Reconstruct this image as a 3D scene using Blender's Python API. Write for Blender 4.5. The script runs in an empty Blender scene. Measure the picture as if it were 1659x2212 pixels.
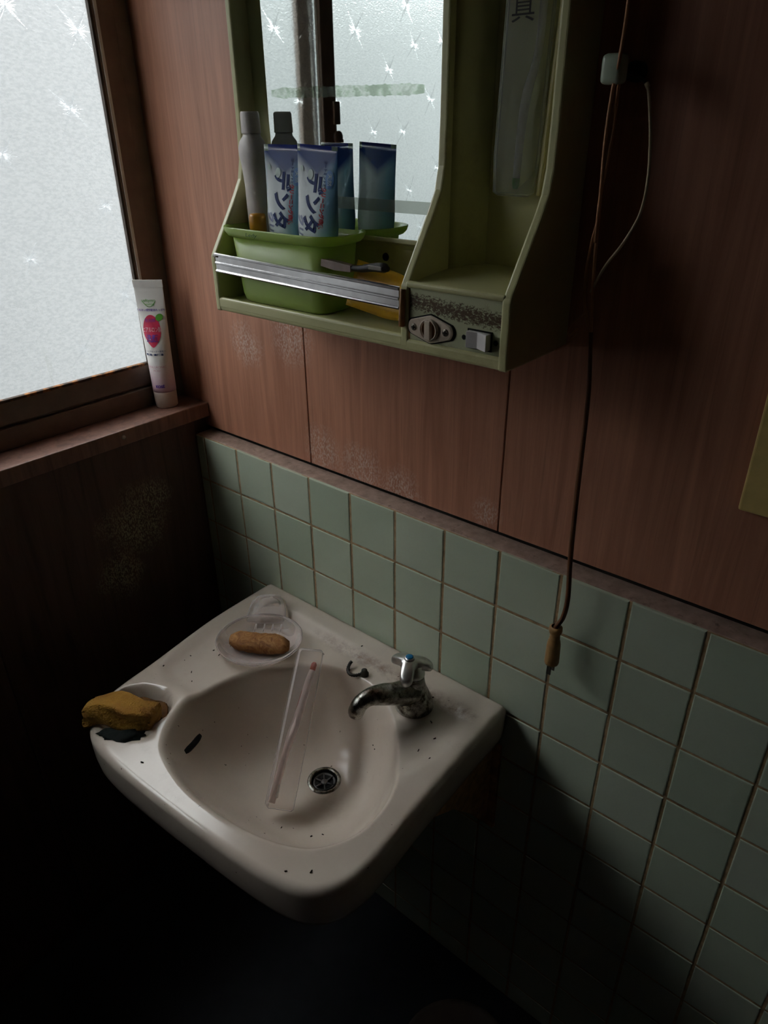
import bpy, bmesh, math, random
from mathutils import Vector, Matrix

# ------------------------------------------------------------------ camera, world, light, exposure
SC = bpy.context.scene
COL = SC.collection
SC.view_settings.view_transform = 'Standard'
SC.view_settings.look = 'None'
SC.view_settings.gamma = 1.0
SC.view_settings.use_curve_mapping = False
SC.view_settings.exposure = 0.0

FPX, IW, IH = 1537.28, 1659.0, 2212.0
YAW, PITCH, ROLL = 0.700726, -0.497050, -0.009698
cam_d = bpy.data.cameras.new('camera')
cam_d.sensor_fit = 'VERTICAL'
cam_d.sensor_height = 36.0
cam_d.lens = FPX / IH * 36.0
cam_d.clip_start = 0.02
cam = bpy.data.objects.new('camera', cam_d)
COL.objects.link(cam)
fw = Vector((-math.sin(YAW) * math.cos(PITCH), math.cos(YAW) * math.cos(PITCH), math.sin(PITCH)))
rt = fw.cross(Vector((0, 0, 1))).normalized()
up = rt.cross(fw)
r2 = rt * math.cos(ROLL) + up * math.sin(ROLL)
u2 = up * math.cos(ROLL) - rt * math.sin(ROLL)
cam.matrix_world = Matrix(((r2.x, u2.x, -fw.x, 1.0461), (r2.y, u2.y, -fw.y, -0.7933), (r2.z, u2.z, -fw.z, 0.5514), (0, 0, 0, 1)))
SC.camera = cam

world = bpy.data.worlds.new('overcast_sky')
SC.world = world
world.use_nodes = True
bg = world.node_tree.nodes['Background']
bg.inputs['Color'].default_value = (0.95, 0.975, 1.0, 1)
bg.inputs['Strength'].default_value = 8.6

# ------------------------------------------------------------------ helpers
random.seed(7)
FLOOR_Z = -1.06
WOODY = 0.034        # face of the timber panelling; tiles stand proud at y = 0


def link(o, parent=None):
    COL.objects.link(o)
    if parent is not None:
        o.parent = parent
        pl = Vector(parent.get('_w', (0, 0, 0)))
        o.matrix_parent_inverse = Matrix.Translation(-pl)
    return o


def tag(o, label=None, cat=None, group=None, kind=None):
    if label: o['label'] = label
    if cat: o['category'] = cat
    if group: o['group'] = group
    if kind: o['kind'] = kind
    return o


WORLD_LOC = {}


def thing(name, label, cat, loc=(0, 0, 0), group=None):
    o = bpy.data.objects.new(name, None)
    o.empty_display_size = 0.02
    o.location = loc
    COL.objects.link(o)
    WORLD_LOC[o.name] = Vector(loc)
    return tag(o, label, cat, group)


def put(name, me, mat=None, parent=None, smooth=True, loc=None, label=None):
    """link mesh data (in world coordinates unless loc is given) as one object"""
    o = bpy.data.objects.new(name, me)
    if mat is not None and not me.materials:
        me.materials.append(mat)
    if smooth:
        for p in me.polygons: p.use_smooth = True
    COL.objects.link(o)
    if parent is not None:
        o.parent = parent
        o.matrix_parent_inverse = Matrix.Translation(-WORLD_LOC.get(parent.name, Vector((0, 0, 0))))
    if loc is not None:
        o.location = loc
    if parent is not None or loc is not None:
        WORLD_LOC[o.name] = Vector(loc) if loc is not None else Vector((0, 0, 0))
    if label: o['label'] = label
    return o


def bm_mesh(bm, name='m'):
    me = bpy.data.meshes.new(name)
    bmesh.ops.recalc_face_normals(bm, faces=bm.faces)
    bm.to_mesh(me)
    bm.free()
    return me


def py_mesh(v, f, name='m', recalc=True):
    me = bpy.data.meshes.new(name)
    me.from_pydata([tuple(p) for p in v], [], f)
    if recalc:
        bm = bmesh.new(); bm.from_mesh(me)
        bmesh.ops.recalc_face_normals(bm, faces=bm.faces)
        bm.to_mesh(me); bm.free()
    me.update()
    return me


def add_box(bm, x0, x1, y0, y1, z0, z1, bev=0.0, seg=2):
    vs = [bm.verts.new(p) for p in ((x0, y0, z0), (x1, y0, z0), (x1, y1, z0), (x0, y1, z0), (x0, y0, z1), (x1, y0, z1), (x1, y1, z1), (x0, y1, z1))]
    fs = [bm.faces.new([vs[i] for i in q]) for q in ((0, 3, 2, 1), (4, 5, 6, 7), (0, 1, 5, 4), (1, 2, 6, 5), (2, 3, 7, 6), (3, 0, 4, 7))]
    if bev > 0:
        es = list({e for f in fs for e in f.edges})
        bmesh.ops.bevel(bm, geom=es, offset=bev, segments=seg, affect='EDGES', profile=0.5)


def box(x0, x1, y0, y1, z0, z1, bev=0.0, seg=2):
    bm = bmesh.new()
    add_box(bm, min(x0, x1), max(x0, x1), min(y0, y1), max(y0, y1), min(z0, z1), max(z0, z1), bev, seg)
    return bm_mesh(bm)


def prism(poly, axis, a, b, bev=0.0, seg=2):
    """extrude polygon (list of 2d) along an axis ('x' poly=(y,z), 'y' poly=(x,z), 'z' poly=(x,y)) from a to b"""
    def P(p, t):
        return {'x': (t, p[0], p[1]), 'y': (p[0], t, p[1]), 'z': (p[0], p[1], t)}[axis]
    bm = bmesh.new()
    A = [bm.verts.new(P(p, a)) for p in poly]
    B = [bm.verts.new(P(p, b)) for p in poly]
    n = len(poly)
    fs = [bm.faces.new(A), bm.faces.new(B[::-1])]
    fs += [bm.faces.new((A[i], B[i], B[(i + 1) % n], A[(i + 1) % n])) for i in range(n)]
    bmesh.ops.recalc_face_normals(bm, faces=bm.faces)
    if bev > 0:
        es = [e for e in bm.edges if e.calc_face_angle(0) > 0.5]
        bmesh.ops.bevel(bm, geom=es, offset=bev, segments=seg, affect='EDGES', profile=0.5)
    return bm_mesh(bm)


def loft(sections, close_ends=True, closed=False):
    """sections: list of loops (same length)"""
    v, f = [], []
    n = len(sections[0])
    for s in sections: v += list(s)
    m = len(sections)
    for i in range(m - 1 if not closed else m):
        for j in range(n):
            a, b = i * n + j, i * n + (j + 1) % n
            c, d = ((i + 1) % m) * n + (j + 1) % n, ((i + 1) % m) * n + j
            f.append((a, b, c, d))
    if close_ends and not closed:
        f.append(tuple(range(n - 1, -1, -1)))
        f.append(tuple(range((m - 1) * n, m * n)))
    return py_mesh(v, f)


def lathe(profile, c=(0, 0, 0), n=40, axis=Vector((0, 0, 1)), caps=True):
    axis = Vector(axis).normalized()
    q = Vector((0, 0, 1)).rotation_difference(axis)
    c = Vector(c)
    secs = []
    for r, z in profile:
        secs.append([c + q @ Vector((r * math.cos(2 * math.pi * k / n), r * math.sin(2 * math.pi * k / n), z)) for k in range(n)])
    return loft(secs, caps)


def smooth_path(pts, per=8):
    P = [Vector(p) for p in pts]
    out = []
    for i in range(len(P) - 1):
        p0, p1, p2, p3 = P[max(i - 1, 0)], P[i], P[i + 1], P[min(i + 2, len(P) - 1)]
        for k in range(per):
            t = k / per
            out.append(0.5 * ((2 * p1) + (p2 - p0) * t + (2 * p0 - 5 * p1 + 4 * p2 - p3) * t * t + (3 * p1 - p0 - 3 * p2 + p3) * t ** 3))
    out.append(P[-1])
    return out


def sweep(path, radii, n=12, flat=1.0, ref=Vector((0.3, 0.2, 1))):
    P = [Vector(p) for p in path]
    if not isinstance(radii, (list, tuple)): radii = [radii] * len(P)
    secs = []
    nrm = None
    for i, p in enumerate(P):
        t = (P[min(i + 1, len(P) - 1)] - P[max(i - 1, 0)]).normalized()
        if nrm is None:
            nrm = (ref - t * ref.dot(t))
            if nrm.length < 1e-4: nrm = Vector((1, 0, 0)) - t * t.x
        else:
            nrm = nrm - t * nrm.dot(t)
        nrm = nrm.normalized()
        b = t.cross(nrm)
        r = radii[i]
        secs.append([p + (nrm * math.cos(2 * math.pi * k / n) * flat + b * math.sin(2 * math.pi * k / n)) * r for k in range(n)])
    return loft(secs)


def lerp_list(keys, n):
    """keys [(t,v)...] -> n samples over t 0..1"""
    out = []
    for i in range(n):
        t = i / (n - 1)
        for (t0, v0), (t1, v1) in zip(keys, keys[1:]):
            if t <= t1 + 1e-9:
                k = (t - t0) / max(t1 - t0, 1e-9)
                k = k * k * (3 - 2 * k)
                out.append(v0 + (v1 - v0) * k)
                break
    return out


def join(meshes):
    bm = bmesh.new()
    for m in meshes:
        bm.from_mesh(m)
    me = bpy.data.meshes.new('m')
    bm.to_mesh(me); bm.free()
    return me


def text_mesh(s, size, fn, align='CENTER', shear=0.0, extra=0.0):
    """flat lettering; fn maps (u, v) in metres to a 3d point on the printed surface"""
    cu = bpy.data.curves.new('t', 'FONT')
    cu.body = s
    cu.size = size
    cu.align_x = align
    cu.align_y = 'CENTER'
    cu.shear = shear
    cu.offset = extra
    cu.resolution_u = 3
    o = bpy.data.objects.new('t', cu)
    COL.objects.link(o)
    bpy.context.view_layer.update()
    dg = bpy.context.evaluated_depsgraph_get()
    me = bpy.data.meshes.new_from_object(o.evaluated_get(dg))
    bpy.data.objects.remove(o)
    bpy.data.curves.remove(cu)
    for v in me.vertices:
        v.co = fn(v.co.x, v.co.y)
    return me


def disc_mesh(outline, fn):
    """flat printed patch from a convex 2d outline, fan of small cells so it hugs a curved surface"""
    v, f = [fn(*(sum(p[k] for p in outline) / len(outline) for k in (0, 1)))], []
    cx = sum(p[0] for p in outline) / len(outline); cy = sum(p[1] for p in outline) / len(outline)
    n = len(outline); R = 5
    for r in range(1, R + 1):
        for p in outline:
            v.append(fn(cx + (p[0] - cx) * r / R, cy + (p[1] - cy) * r / R))
    for k in range(n):
        f.append((0, 1 + k, 1 + (k + 1) % n))
    for r in range(R - 1):
        for k in range(n):
            f.append((1 + r * n + k, 1 + (r + 1) * n + k, 1 + (r + 1) * n + (k + 1) % n, 1 + r * n + (k + 1) % n))
    return py_mesh(v, f, recalc=False)


# ------------------------------------------------------------------ materials
def new_mat(name):
    m = bpy.data.materials.new(name)
    m.use_nodes = True
    nt = m.node_tree
    return m, nt, nt.nodes['Principled BSDF']


def nd(nt, t, **kw):
    n = nt.nodes.new(t)
    for k, v in kw.items():
        if k in ('operation', 'blend_type', 'data_type', 'noise_dimensions', 'wave_type', 'bands_direction', 'feature', 'distance', 'gradient_type', 'clamp', 'use_clamp'):
            setattr(n, k, v)
        else:
            n.inputs[k].default_value = v
    return n


def coords(nt, scale=(1, 1, 1), obj=True, loc=(0, 0, 0)):
    tc = nt.nodes.new('ShaderNodeTexCoord')
    mp = nt.nodes.new('ShaderNodeMapping')
    mp.inputs['Scale'].default_value = scale
    mp.inputs['Location'].default_value = loc
    nt.links.new(tc.outputs['Object' if obj else 'Generated'], mp.inputs['Vector'])
    return mp.outputs['Vector']


def ramp(nt, fac, stops):
    r = nt.nodes.new('ShaderNodeValToRGB')
    el = r.color_ramp.elements
    while len(el) < len(stops): el.new(0.5)
    for e, (p, c) in zip(el, stops):
        e.position = p
        e.color = (c[0], c[1], c[2], 1) if not isinstance(c, (int, float)) else (c, c, c, 1)
    nt.links.new(fac, r.inputs['Fac'])
    return r.outputs['Color']


def noise(nt, vec, scale, detail=4, rough=0.55, dist=0.0):
    n = nd(nt, 'ShaderNodeTexNoise', Scale=scale, Detail=detail, Roughness=rough, Distortion=dist)
    nt.links.new(vec, n.inputs['Vector'])
    return n.outputs['Fac']


def mixc(nt, fac, a, b, mode='MIX'):
    m = nt.nodes.new('ShaderNodeMix')
    m.data_type = 'RGBA'
    m.blend_type = mode
    for sock, v in ((m.inputs[0], fac), (m.inputs[6], a), (m.inputs[7], b)):
        if hasattr(v, 'is_output'): nt.links.new(v, sock)
        elif isinstance(v, (int, float)): sock.default_value = v
        else: sock.default_value = (v[0], v[1], v[2], 1)
    return m.outputs[2]


def math_n(nt, op, a, b=None, clamp=False):
    m = nt.nodes.new('ShaderNodeMath')
    m.operation = op
    m.use_clamp = clamp
    for i, v in enumerate((a, b)):
        if v is None: continue
        if hasattr(v, 'is_output'): nt.links.new(v, m.inputs[i])
        else: m.inputs[i].default_value = v
    return m.outputs[0]


def bump(nt, bsdf, h, strength=0.3, dist=0.002):
    b = nt.nodes.new('ShaderNodeBump')
    b.inputs['Strength'].default_value = strength
    b.inputs['Distance'].default_value = dist
    nt.links.new(h, b.inputs['Height'])
    nt.links.new(b.outputs['Normal'], bsdf.inputs['Normal'])


def M(name, col, rough=0.5, metal=0.0, var=0.12, vscale=30.0, bmp=0.0, bscale=200.0, trans=0.0, ior=1.45, sss=0.0, dirt=None, dirt_amt=(0.55, 0.75), dscale=12.0, spec=0.5, alpha=1.0):
    m, nt, b = new_mat(name)
    v = coords(nt)
    n = noise(nt, v, vscale)
    lo = tuple(max(c * (1 - var), 0) for c in col)
    hi = tuple(min(c * (1 + var), 1) for c in col)
    c = ramp(nt, n, [(0.3, lo), (0.7, hi)])
    if dirt:
        d = noise(nt, v, dscale, 6, 0.65)
        c = mixc(nt, ramp(nt, d, [(dirt_amt[0], 0), (dirt_amt[1], 1)]), c, dirt)
    nt.links.new(c, b.inputs['Base Color'])
    b.inputs['Roughness'].default_value = rough
    b.inputs['Metallic'].default_value = metal
    b.inputs['IOR'].default_value = ior
    b.inputs['Specular IOR Level'].default_value = spec
    b.inputs['Transmission Weight'].default_value = trans
    b.inputs['Alpha'].default_value = alpha
    if sss:
        b.inputs['Subsurface Weight'].default_value = sss
        b.inputs['Subsurface Radius'].default_value = (0.006, 0.006, 0.004)
    if bmp:
        bump(nt, b, noise(nt, v, bscale, 5), bmp)
    return m


def thin_plastic(name, tint, clear=0.7, rough=0.25):
    """thin clear or milky plastic: see-through, scattering and glossy shares"""
    m, nt, b = new_mat(name)
    b.inputs['Base Color'].default_value = (*tint, 1)
    b.inputs['Roughness'].default_value = rough
    tr = nd(nt, 'ShaderNodeBsdfTransparent', Color=(*[0.5 + 0.5 * t for t in tint], 1))
    tl = nd(nt, 'ShaderNodeBsdfTranslucent', Color=(*tint, 1))
    m1 = nt.nodes.new('ShaderNodeMixShader'); m1.inputs[0].default_value = 0.35
    nt.links.new(b.outputs[0], m1.inputs[1]); nt.links.new(tl.outputs[0], m1.inputs[2])
    m2 = nt.nodes.new('ShaderNodeMixShader')
    fr = nd(nt, 'ShaderNodeFresnel', IOR=1.35)
    f = math_n(nt, 'SUBTRACT', clear, math_n(nt, 'MULTIPLY', fr.outputs[0], 0.8), True)
    nt.links.new(f, m2.inputs[0])
    nt.links.new(m1.outputs[0], m2.inputs[1]); nt.links.new(tr.outputs[0], m2.inputs[2])
    nt.links.new(m2.outputs[0], nt.nodes['Material Output'].inputs['Surface'])
    return m


def wood_mat(name, base, dark, bloom, bloom_amt, rough=0.38, spots=None):
    m, nt, b = new_mat(name)
    v = coords(nt, (14, 14, 0.9))
    g1 = noise(nt, v, 3.0, 6, 0.6, 1.2)
    v2 = coords(nt, (160, 160, 2.5))
    g2 = noise(nt, v2, 2.0, 3, 0.6)
    c = ramp(nt, g1, [(0.32, dark), (0.5, base), (0.72, tuple(min(x * 1.25, 1) for x in base))])
    c = mixc(nt, math_n(nt, 'MULTIPLY', ramp(nt, g2, [(0.55, 0), (0.70, 1)]), 0.28), c, tuple(x * 0.45 for x in dark))
    # cathedral rings
    w = nd(nt, 'ShaderNodeTexWave', Scale=2.2, Distortion=7.0, Detail=2.0)
    w.bands_direction = 'X'
    nt.links.new(coords(nt, (7, 7, 0.8)), w.inputs['Vector'])
    c = mixc(nt, math_n(nt, 'MULTIPLY', ramp(nt, w.outputs['Fac'], [(0.72, 0), (0.95, 1)]), 0.3), c, dark)
    # pale bloom where the varnish has gone chalky
    vb = coords(nt)
    big = ramp(nt, noise(nt, vb, 3.4, 3, 0.5), [(bloom_amt[0], 0), (bloom_amt[1], 1)])
    if spots:
        tot = None
        wob = math_n(nt, 'MULTIPLY', noise(nt, vb, 22, 4, 0.6), 0.9)
        for (sx, sy, sz, sr) in spots:
            dn_ = nd(nt, 'ShaderNodeVectorMath'); dn_.operation = 'DISTANCE'
            nt.links.new(vb, dn_.inputs[0]); dn_.inputs[1].default_value = (sx, sy, sz)
            e = math_n(nt, 'SUBTRACT', math_n(nt, 'SUBTRACT', 1.45, math_n(nt, 'DIVIDE', dn_.outputs['Value'], sr)), wob, True)
            tot = e if tot is None else math_n(nt, 'MAXIMUM', tot, e)
        big = math_n(nt, 'MULTIPLY', tot, 1.6, True)
    fine = ramp(nt, noise(nt, coords(nt, (1, 1, 0.5)), 420, 2, 0.5), [(0.45, 0), (0.62, 1)])
    f = math_n(nt, 'MULTIPLY', math_n(nt, 'MULTIPLY', big, fine), 0.55)
    c = mixc(nt, f, c, bloom)
    nt.links.new(c, b.inputs['Base Color'])
    b.inputs['Roughness'].default_value = rough
    bump(nt, b, g2, 0.15, 0.001)
    return m


MAT = {}
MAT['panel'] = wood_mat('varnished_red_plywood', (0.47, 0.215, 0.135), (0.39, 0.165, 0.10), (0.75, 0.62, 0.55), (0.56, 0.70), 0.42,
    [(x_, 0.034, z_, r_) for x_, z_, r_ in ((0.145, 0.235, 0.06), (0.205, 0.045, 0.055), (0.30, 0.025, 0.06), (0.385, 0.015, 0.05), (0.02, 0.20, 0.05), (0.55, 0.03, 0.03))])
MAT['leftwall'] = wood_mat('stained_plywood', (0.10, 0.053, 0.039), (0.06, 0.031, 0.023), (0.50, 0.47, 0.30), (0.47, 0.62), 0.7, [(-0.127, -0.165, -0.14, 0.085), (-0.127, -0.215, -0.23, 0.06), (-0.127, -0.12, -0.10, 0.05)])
MAT['sill'] = wood_mat('sill_wood', (0.20, 0.10, 0.07), (0.12, 0.055, 0.04), (0.4, 0.3, 0.25), (0.7, 0.85), 0.5)
MAT['gap'] = M('dark_gap', (0.012, 0.009, 0.008), 0.9)
MAT['grout'] = M('brown_grout', (0.40, 0.27, 0.15), 0.85, var=0.3, vscale=80, bmp=0.4, bscale=500)
MAT['ledge'] = M('mortar_ledge', (0.36, 0.25, 0.20), 0.7, var=0.25, vscale=60, bmp=0.3, bscale=400, dirt=(0.12, 0.075, 0.06), dscale=70, dirt_amt=(0.58, 0.75))
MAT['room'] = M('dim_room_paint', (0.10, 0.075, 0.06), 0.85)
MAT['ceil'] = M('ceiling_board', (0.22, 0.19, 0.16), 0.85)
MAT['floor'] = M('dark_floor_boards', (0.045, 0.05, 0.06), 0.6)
MAT['skyblock'] = M('added_wall_grey', (0.118, 0.120, 0.120), 0.9, vscale=1.5)  # dark grey for the added outdoor wall, keeps the pane dim
MAT['ground'] = M('yard_ground', (0.13, 0.15, 0.115), 0.9)


def tile_mat():
    m, nt, b = new_mat('celadon_glazed_tile')
    oi = nt.nodes.new('ShaderNodeObjectInfo')
    c = ramp(nt, oi.outputs['Random'], [(0.0, (0.45, 0.53, 0.40)), (0.5, (0.49, 0.56, 0.43)), (1.0, (0.52, 0.58, 0.46))])
    v = coords(nt)
    c = mixc(nt, math_n(nt, 'MULTIPLY', noise(nt, v, 18, 5), 0.25), c, (0.42, 0.43, 0.31))
    nt.links.new(c, b.inputs['Base Color'])
    b.inputs['Roughness'].default_value = 0.22
    bump(nt, b, noise(nt, v, 22, 2), 0.06, 0.004)
    return m


MAT['tile'] = tile_mat()


def frosted(name, rough, tint, bscale=(1, 1, 1), bstr=0.5, mould=False, diffuse=0.0):
    m, nt, b = new_mat(name)
    b.inputs['Transmission Weight'].default_value = 1.0
    b.inputs['IOR'].default_value = 1.45
    b.inputs['Roughness'].default_value = rough
    b.inputs['Base Color'].default_value = (*tint, 1)
    if mould:
        v = coords(nt, (1, 1, 0.16))
        s = ramp(nt, noise(nt, v, 42, 5, 0.65), [(0.60, 0), (0.74, 1)])
        sep = nt.nodes.new('ShaderNodeSeparateXYZ')
        nt.links.new(coords(nt), sep.inputs[0])
        low = ramp(nt, sep.outputs['Z'], [(0.14, 1), (0.27, 0)])
        f = math_n(nt, 'MULTIPLY', math_n(nt, 'MULTIPLY', s, low), 0.55)
        gr_ = ramp(nt, noise(nt, coords(nt, (1, 0.45, 1)), 300, 2, 0.5), [(0.36, tuple(t * 0.84 for t in tint)), (0.62, (1, 1, 1))])
        nt.links.new(mixc(nt, f, gr_, (0.45, 0.47, 0.33)), b.inputs['Base Color'])
    if bstr:
        bump(nt, b, noise(nt, coords(nt, bscale), 330, 2, 0.5), bstr, 0.0013)
    if diffuse:
        # the pressed inner face scatters part of the daylight evenly
        tl = nt.nodes.new('ShaderNodeBsdfTranslucent')
        tl.inputs['Color'].default_value = (*tint, 1)
        if mould: nt.links.new(b.inputs['Base Color'].links[0].from_socket, tl.inputs['Color'])
        mx = nt.nodes.new('ShaderNodeMixShader'); mx.inputs[0].default_value = diffuse
        nt.links.new(b.outputs[0], mx.inputs[1]); nt.links.new(tl.outputs[0], mx.inputs[2])
        nt.links.new(mx.outputs[0], nt.nodes['Material Output'].inputs['Surface'])
    return m


MAT['glass'] = frosted('frosted_pattern_glass', 0.34, (0.95, 0.965, 0.97), (1, 0.5, 1), 1.0, True, 0.0)
MAT['clearface'], _nt, _b = new_mat('clear_outer_glass_face')
_t = nd(_nt, 'ShaderNodeBsdfTransparent', Color=(0.95, 0.97, 0.96, 1))
_nt.links.new(_t.outputs[0], _nt.nodes['Material Output'].inputs['Surface'])
MAT['star'] = frosted('pressed_star_glass', 0.10, (0.97, 0.98, 0.99), (1, 1, 1), 0.0)
MAT['bronze'] = M('bronze_aluminium', (0.17, 0.125, 0.10), 0.38, 0.25, var=0.15)
MAT['bead'] = M('grey_glazing_bead', (0.66, 0.64, 0.62), 0.45)
MAT['gasket2'] = M('dark_gasket', (0.06, 0.045, 0.035), 0.7)
MAT['gasket'] = M('rusty_gasket', (0.05, 0.03, 0.022), 0.8, var=0.4, vscale=120, dirt=(0.35, 0.13, 0.03), dscale=55, dirt_amt=(0.48, 0.6))

# ------------------------------------------------------------------ setting: walls, floor, ceiling
XL = -0.127           # face of the wall under the window
RX, FY, CZ = 1.95, -2.3, 1.40
WX0, WX1 = -0.127, -0.275   # window reveal depth
WIN_Y0, WIN_Y1, WIN_Z0, WIN_Z1 = -1.10, WOODY, 0.060, 1.02


def struct(name, me, mat, parent=None, label=None):
    o = put(name, me, mat, parent, smooth=False)
    if parent is None: o['kind'] = 'structure'
    WORLD_LOC[o.name] = Vector((0, 0, 0))
    if label: o['label'] = label
    return o


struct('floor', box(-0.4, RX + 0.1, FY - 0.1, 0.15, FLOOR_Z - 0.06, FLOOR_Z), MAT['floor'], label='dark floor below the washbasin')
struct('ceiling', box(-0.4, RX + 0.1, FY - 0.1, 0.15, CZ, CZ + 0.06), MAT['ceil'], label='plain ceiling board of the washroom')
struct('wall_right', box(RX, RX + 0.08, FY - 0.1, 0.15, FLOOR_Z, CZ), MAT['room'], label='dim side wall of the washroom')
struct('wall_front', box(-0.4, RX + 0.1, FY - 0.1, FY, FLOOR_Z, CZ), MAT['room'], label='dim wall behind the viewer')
gr = struct('ground', box(-40, -0.9, -30, 30, -1.62, -1.55), MAT['ground'], label='pale ground outside the frosted window')

struct('added_sky_block_wall', box(-2.4, -2.25, -8, 8, -1.55, 1.35), MAT['skyblock'], label='added unseen wall outside the frosted window, hiding the low sky')  # added unseen blocker: hides low sky so the pane looks dimmer
struct('added_sky_block_overhang', box(-0.80, -0.301, -3, 1.5, 1.12, 1.2), MAT['room'], label='added unseen overhang above the window, hiding the high sky')  # added unseen blocker: cuts off steep skylight above the window
wb = struct('wall_back', box(-0.30, RX + 0.1, WOODY + 0.008, WOODY + 0.11, FLOOR_Z, CZ), MAT['gap'], label='reddish brown plywood wall above pale green tiles')
seams = [-0.275, 0.174, 0.574, 0.974, 1.374, RX]
for a, b in zip(seams, seams[1:]):
    put('wood_panel', box(a + 0.0011, b - 0.0011, WOODY, WOODY + 0.008, 0.0075, CZ, 0.0008, 1), MAT['panel'], wb, smooth=False)
# tile bed with its top ledge
put('mortar_bed', box(XL, RX, 0.0025, WOODY + 0.008, FLOOR_Z, -0.001, 0.0015, 1), MAT['ledge'], wb, smooth=False)
put('grout_field', box(XL, RX, 0.0006, 0.0026, FLOOR_Z, -0.002), MAT['grout'], wb, smooth=False)
PT, J = 0.1, 0.0021
tile_full = None


def tile_mesh(w, h):
    bm = bmesh.new()
    add_box(bm, -w / 2, w / 2, -0.0008, 0.006, -h / 2, h / 2)
    es = [e for e in bm.edges if all(v.co.y < 0 for v in e.verts)]
    bmesh.ops.bevel(bm, geom=es, offset=0.0018, segments=2, affect='EDGES', profile=0.5)
    me = bm_mesh(bm)
    me.materials.append(MAT['tile'])
    return me


tile_full = tile_mesh(PT - 2 * J, PT - 2 * J)
tile_cut = tile_mesh(PT * 0.27 - 2 * J, PT - 2 * J)
tile_low = tile_mesh(PT - 2 * J, 0.06 - 2 * J)
rnd = random.Random(3)
for j in range(11):
    for i in range(-2, 13):
        if i == -2:
            cx, me = -0.1135, tile_cut
        else:
            cx, me = (i + 0.5) * PT, tile_full
        cz = -(j + 0.5) * PT
        if j == 10:
            if i == -2: continue
            cz, me = -1.03, tile_low
        t = put('tile', me, None, wb, smooth=False, loc=(cx + rnd.uniform(-.0004, .0004), rnd.uniform(-0.0003, 0.0003), cz + rnd.uniform(-.0004, .0004)))
        t.rotation_euler = (rnd.uniform(-.003, .003), rnd.uniform(-.002, .002), rnd.uniform(-.003, .003))

# wall under and around the window
bm = bmesh.new()
add_box(bm, -0.30, XL - 0.008, FY, 0.04, FLOOR_Z, 0.030)
add_box(bm, -0.30, XL, FY, WIN_Y0, 0.030, CZ)
add_box(bm, -0.30, XL, WIN_Y0, 0.04, WIN_Z1, CZ)
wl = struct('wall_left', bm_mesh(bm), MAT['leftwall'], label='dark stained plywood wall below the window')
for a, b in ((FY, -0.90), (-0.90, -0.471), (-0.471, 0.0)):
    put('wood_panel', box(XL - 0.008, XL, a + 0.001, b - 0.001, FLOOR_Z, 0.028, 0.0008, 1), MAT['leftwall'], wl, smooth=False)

# sill board
sb = struct('trim_1', box(-0.30, -0.117, WIN_Y0 - 0.03, 0.034, 0.030, 0.060, 0.002), MAT['sill'], label='worn brown wooden window sill board')
# small pale nail head on the sill edge
put('nail_head', lathe([(0.0001, 0.002), (0.0035, 0.0018), (0.0042, 0.0)], (-0.117, -0.163, 0.047), 12, (1, 0, 0)), MAT['bead'], sb)

# ------------------------------------------------------------------ window
win = bpy.data.objects.new('window_1', None)
COL.objects.link(win)
tag(win, 'sliding window of frosted star patterned glass in bronze frames', None, None, 'structure')
WORLD_LOC[win.name] = Vector((0, 0, 0))


def frame_box(name, x0, x1, y0, y1, z0, z1, mat='bronze', bev=0.0012, parent=win):
    return put(name, box(x0, x1, y0, y1, z0, z1, bev, 1), MAT[mat], parent, smooth=False)


# outer frame
frame_box('frame_jamb', -0.27, -0.196, 0.004, WIN_Y1, 0.060, WIN_Z1)
frame_box('frame_jamb', -0.27, -0.196, WIN_Y0, WIN_Y0 + 0.03, 0.060, WIN_Z1)
frame_box('frame_head', -0.27, -0.196, WIN_Y0 + 0.03, 0.004, WIN_Z1 - 0.035, WIN_Z1)
frame_box('frame_sill', -0.27, -0.190, WIN_Y0 + 0.03, 0.004, 0.060, 0.098)
frame_box('track_rib', -0.2005, -0.1985, WIN_Y0 + 0.03, 0.004, 0.098, 0.106)
frame_box('track_rib', -0.2285, -0.2265, WIN_Y0 + 0.03, 0.004, 0.098, 0.106)


def sash(y0, y1, xc, lock=False, wide0=0.028, wide1=0.034):
    """y0 < y1; xc = pane plane"""
    zb, zt = 0.103, WIN_Z1 - 0.030
    d = 0.0105
    frame_box('sash_rail', xc - d, xc + d, y0, y1, zb, zb + 0.040)
    frame_box('sash_rail', xc - d, xc + d, y0, y1, zt - 0.035, zt)
    frame_box('sash_stile', xc - d, xc + d, y1 - wide1, y1, zb + 0.040, zt - 0.035)
    st = frame_box('sash_stile', xc - d, xc + d, y0, y0 + wide0, zb + 0.040, zt - 0.035)
    gy0, gy1, gz0, gz1 = y0 + wide0, y1 - wide1, zb + 0.040, zt - 0.035
    # glazing bead and gasket round the pane
    put('glazing_bead', box(xc + 0.0045, xc + 0.012, gy1 + 0.0035, gy1 + 0.0095, gz0, gz1, 0.0006, 1), MAT['bead'], win, smooth=False)
    put('gasket', box(xc + 0.002, xc + 0.0095, gy1 - 0.004, gy1 + 0.001, gz0, gz1), MAT['gasket2'], win, smooth=False)
    put('gasket', box(xc + 0.002, xc + 0.0108, gy0, gy1, gz0 - 0.002, gz0 + 0.0035, 0.0008, 1), MAT['gasket'], win, smooth=False)
    pane = put('pane', box(xc - 0.002, xc + 0.002, gy0 - 0.003, gy1 + 0.003, gz0 - 0.003, gz1 + 0.003), MAT['glass'], win, smooth=False, label='frosted pane pressed with star bursts')
    pane.data.materials.append(MAT['clearface'])
    for p in pane.data.polygons:
        p.material_index = 0 if p.normal.x > 0.5 else 1
    WORLD_LOC[pane.name] = Vector((0, 0, 0))
    return pane, st


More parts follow.
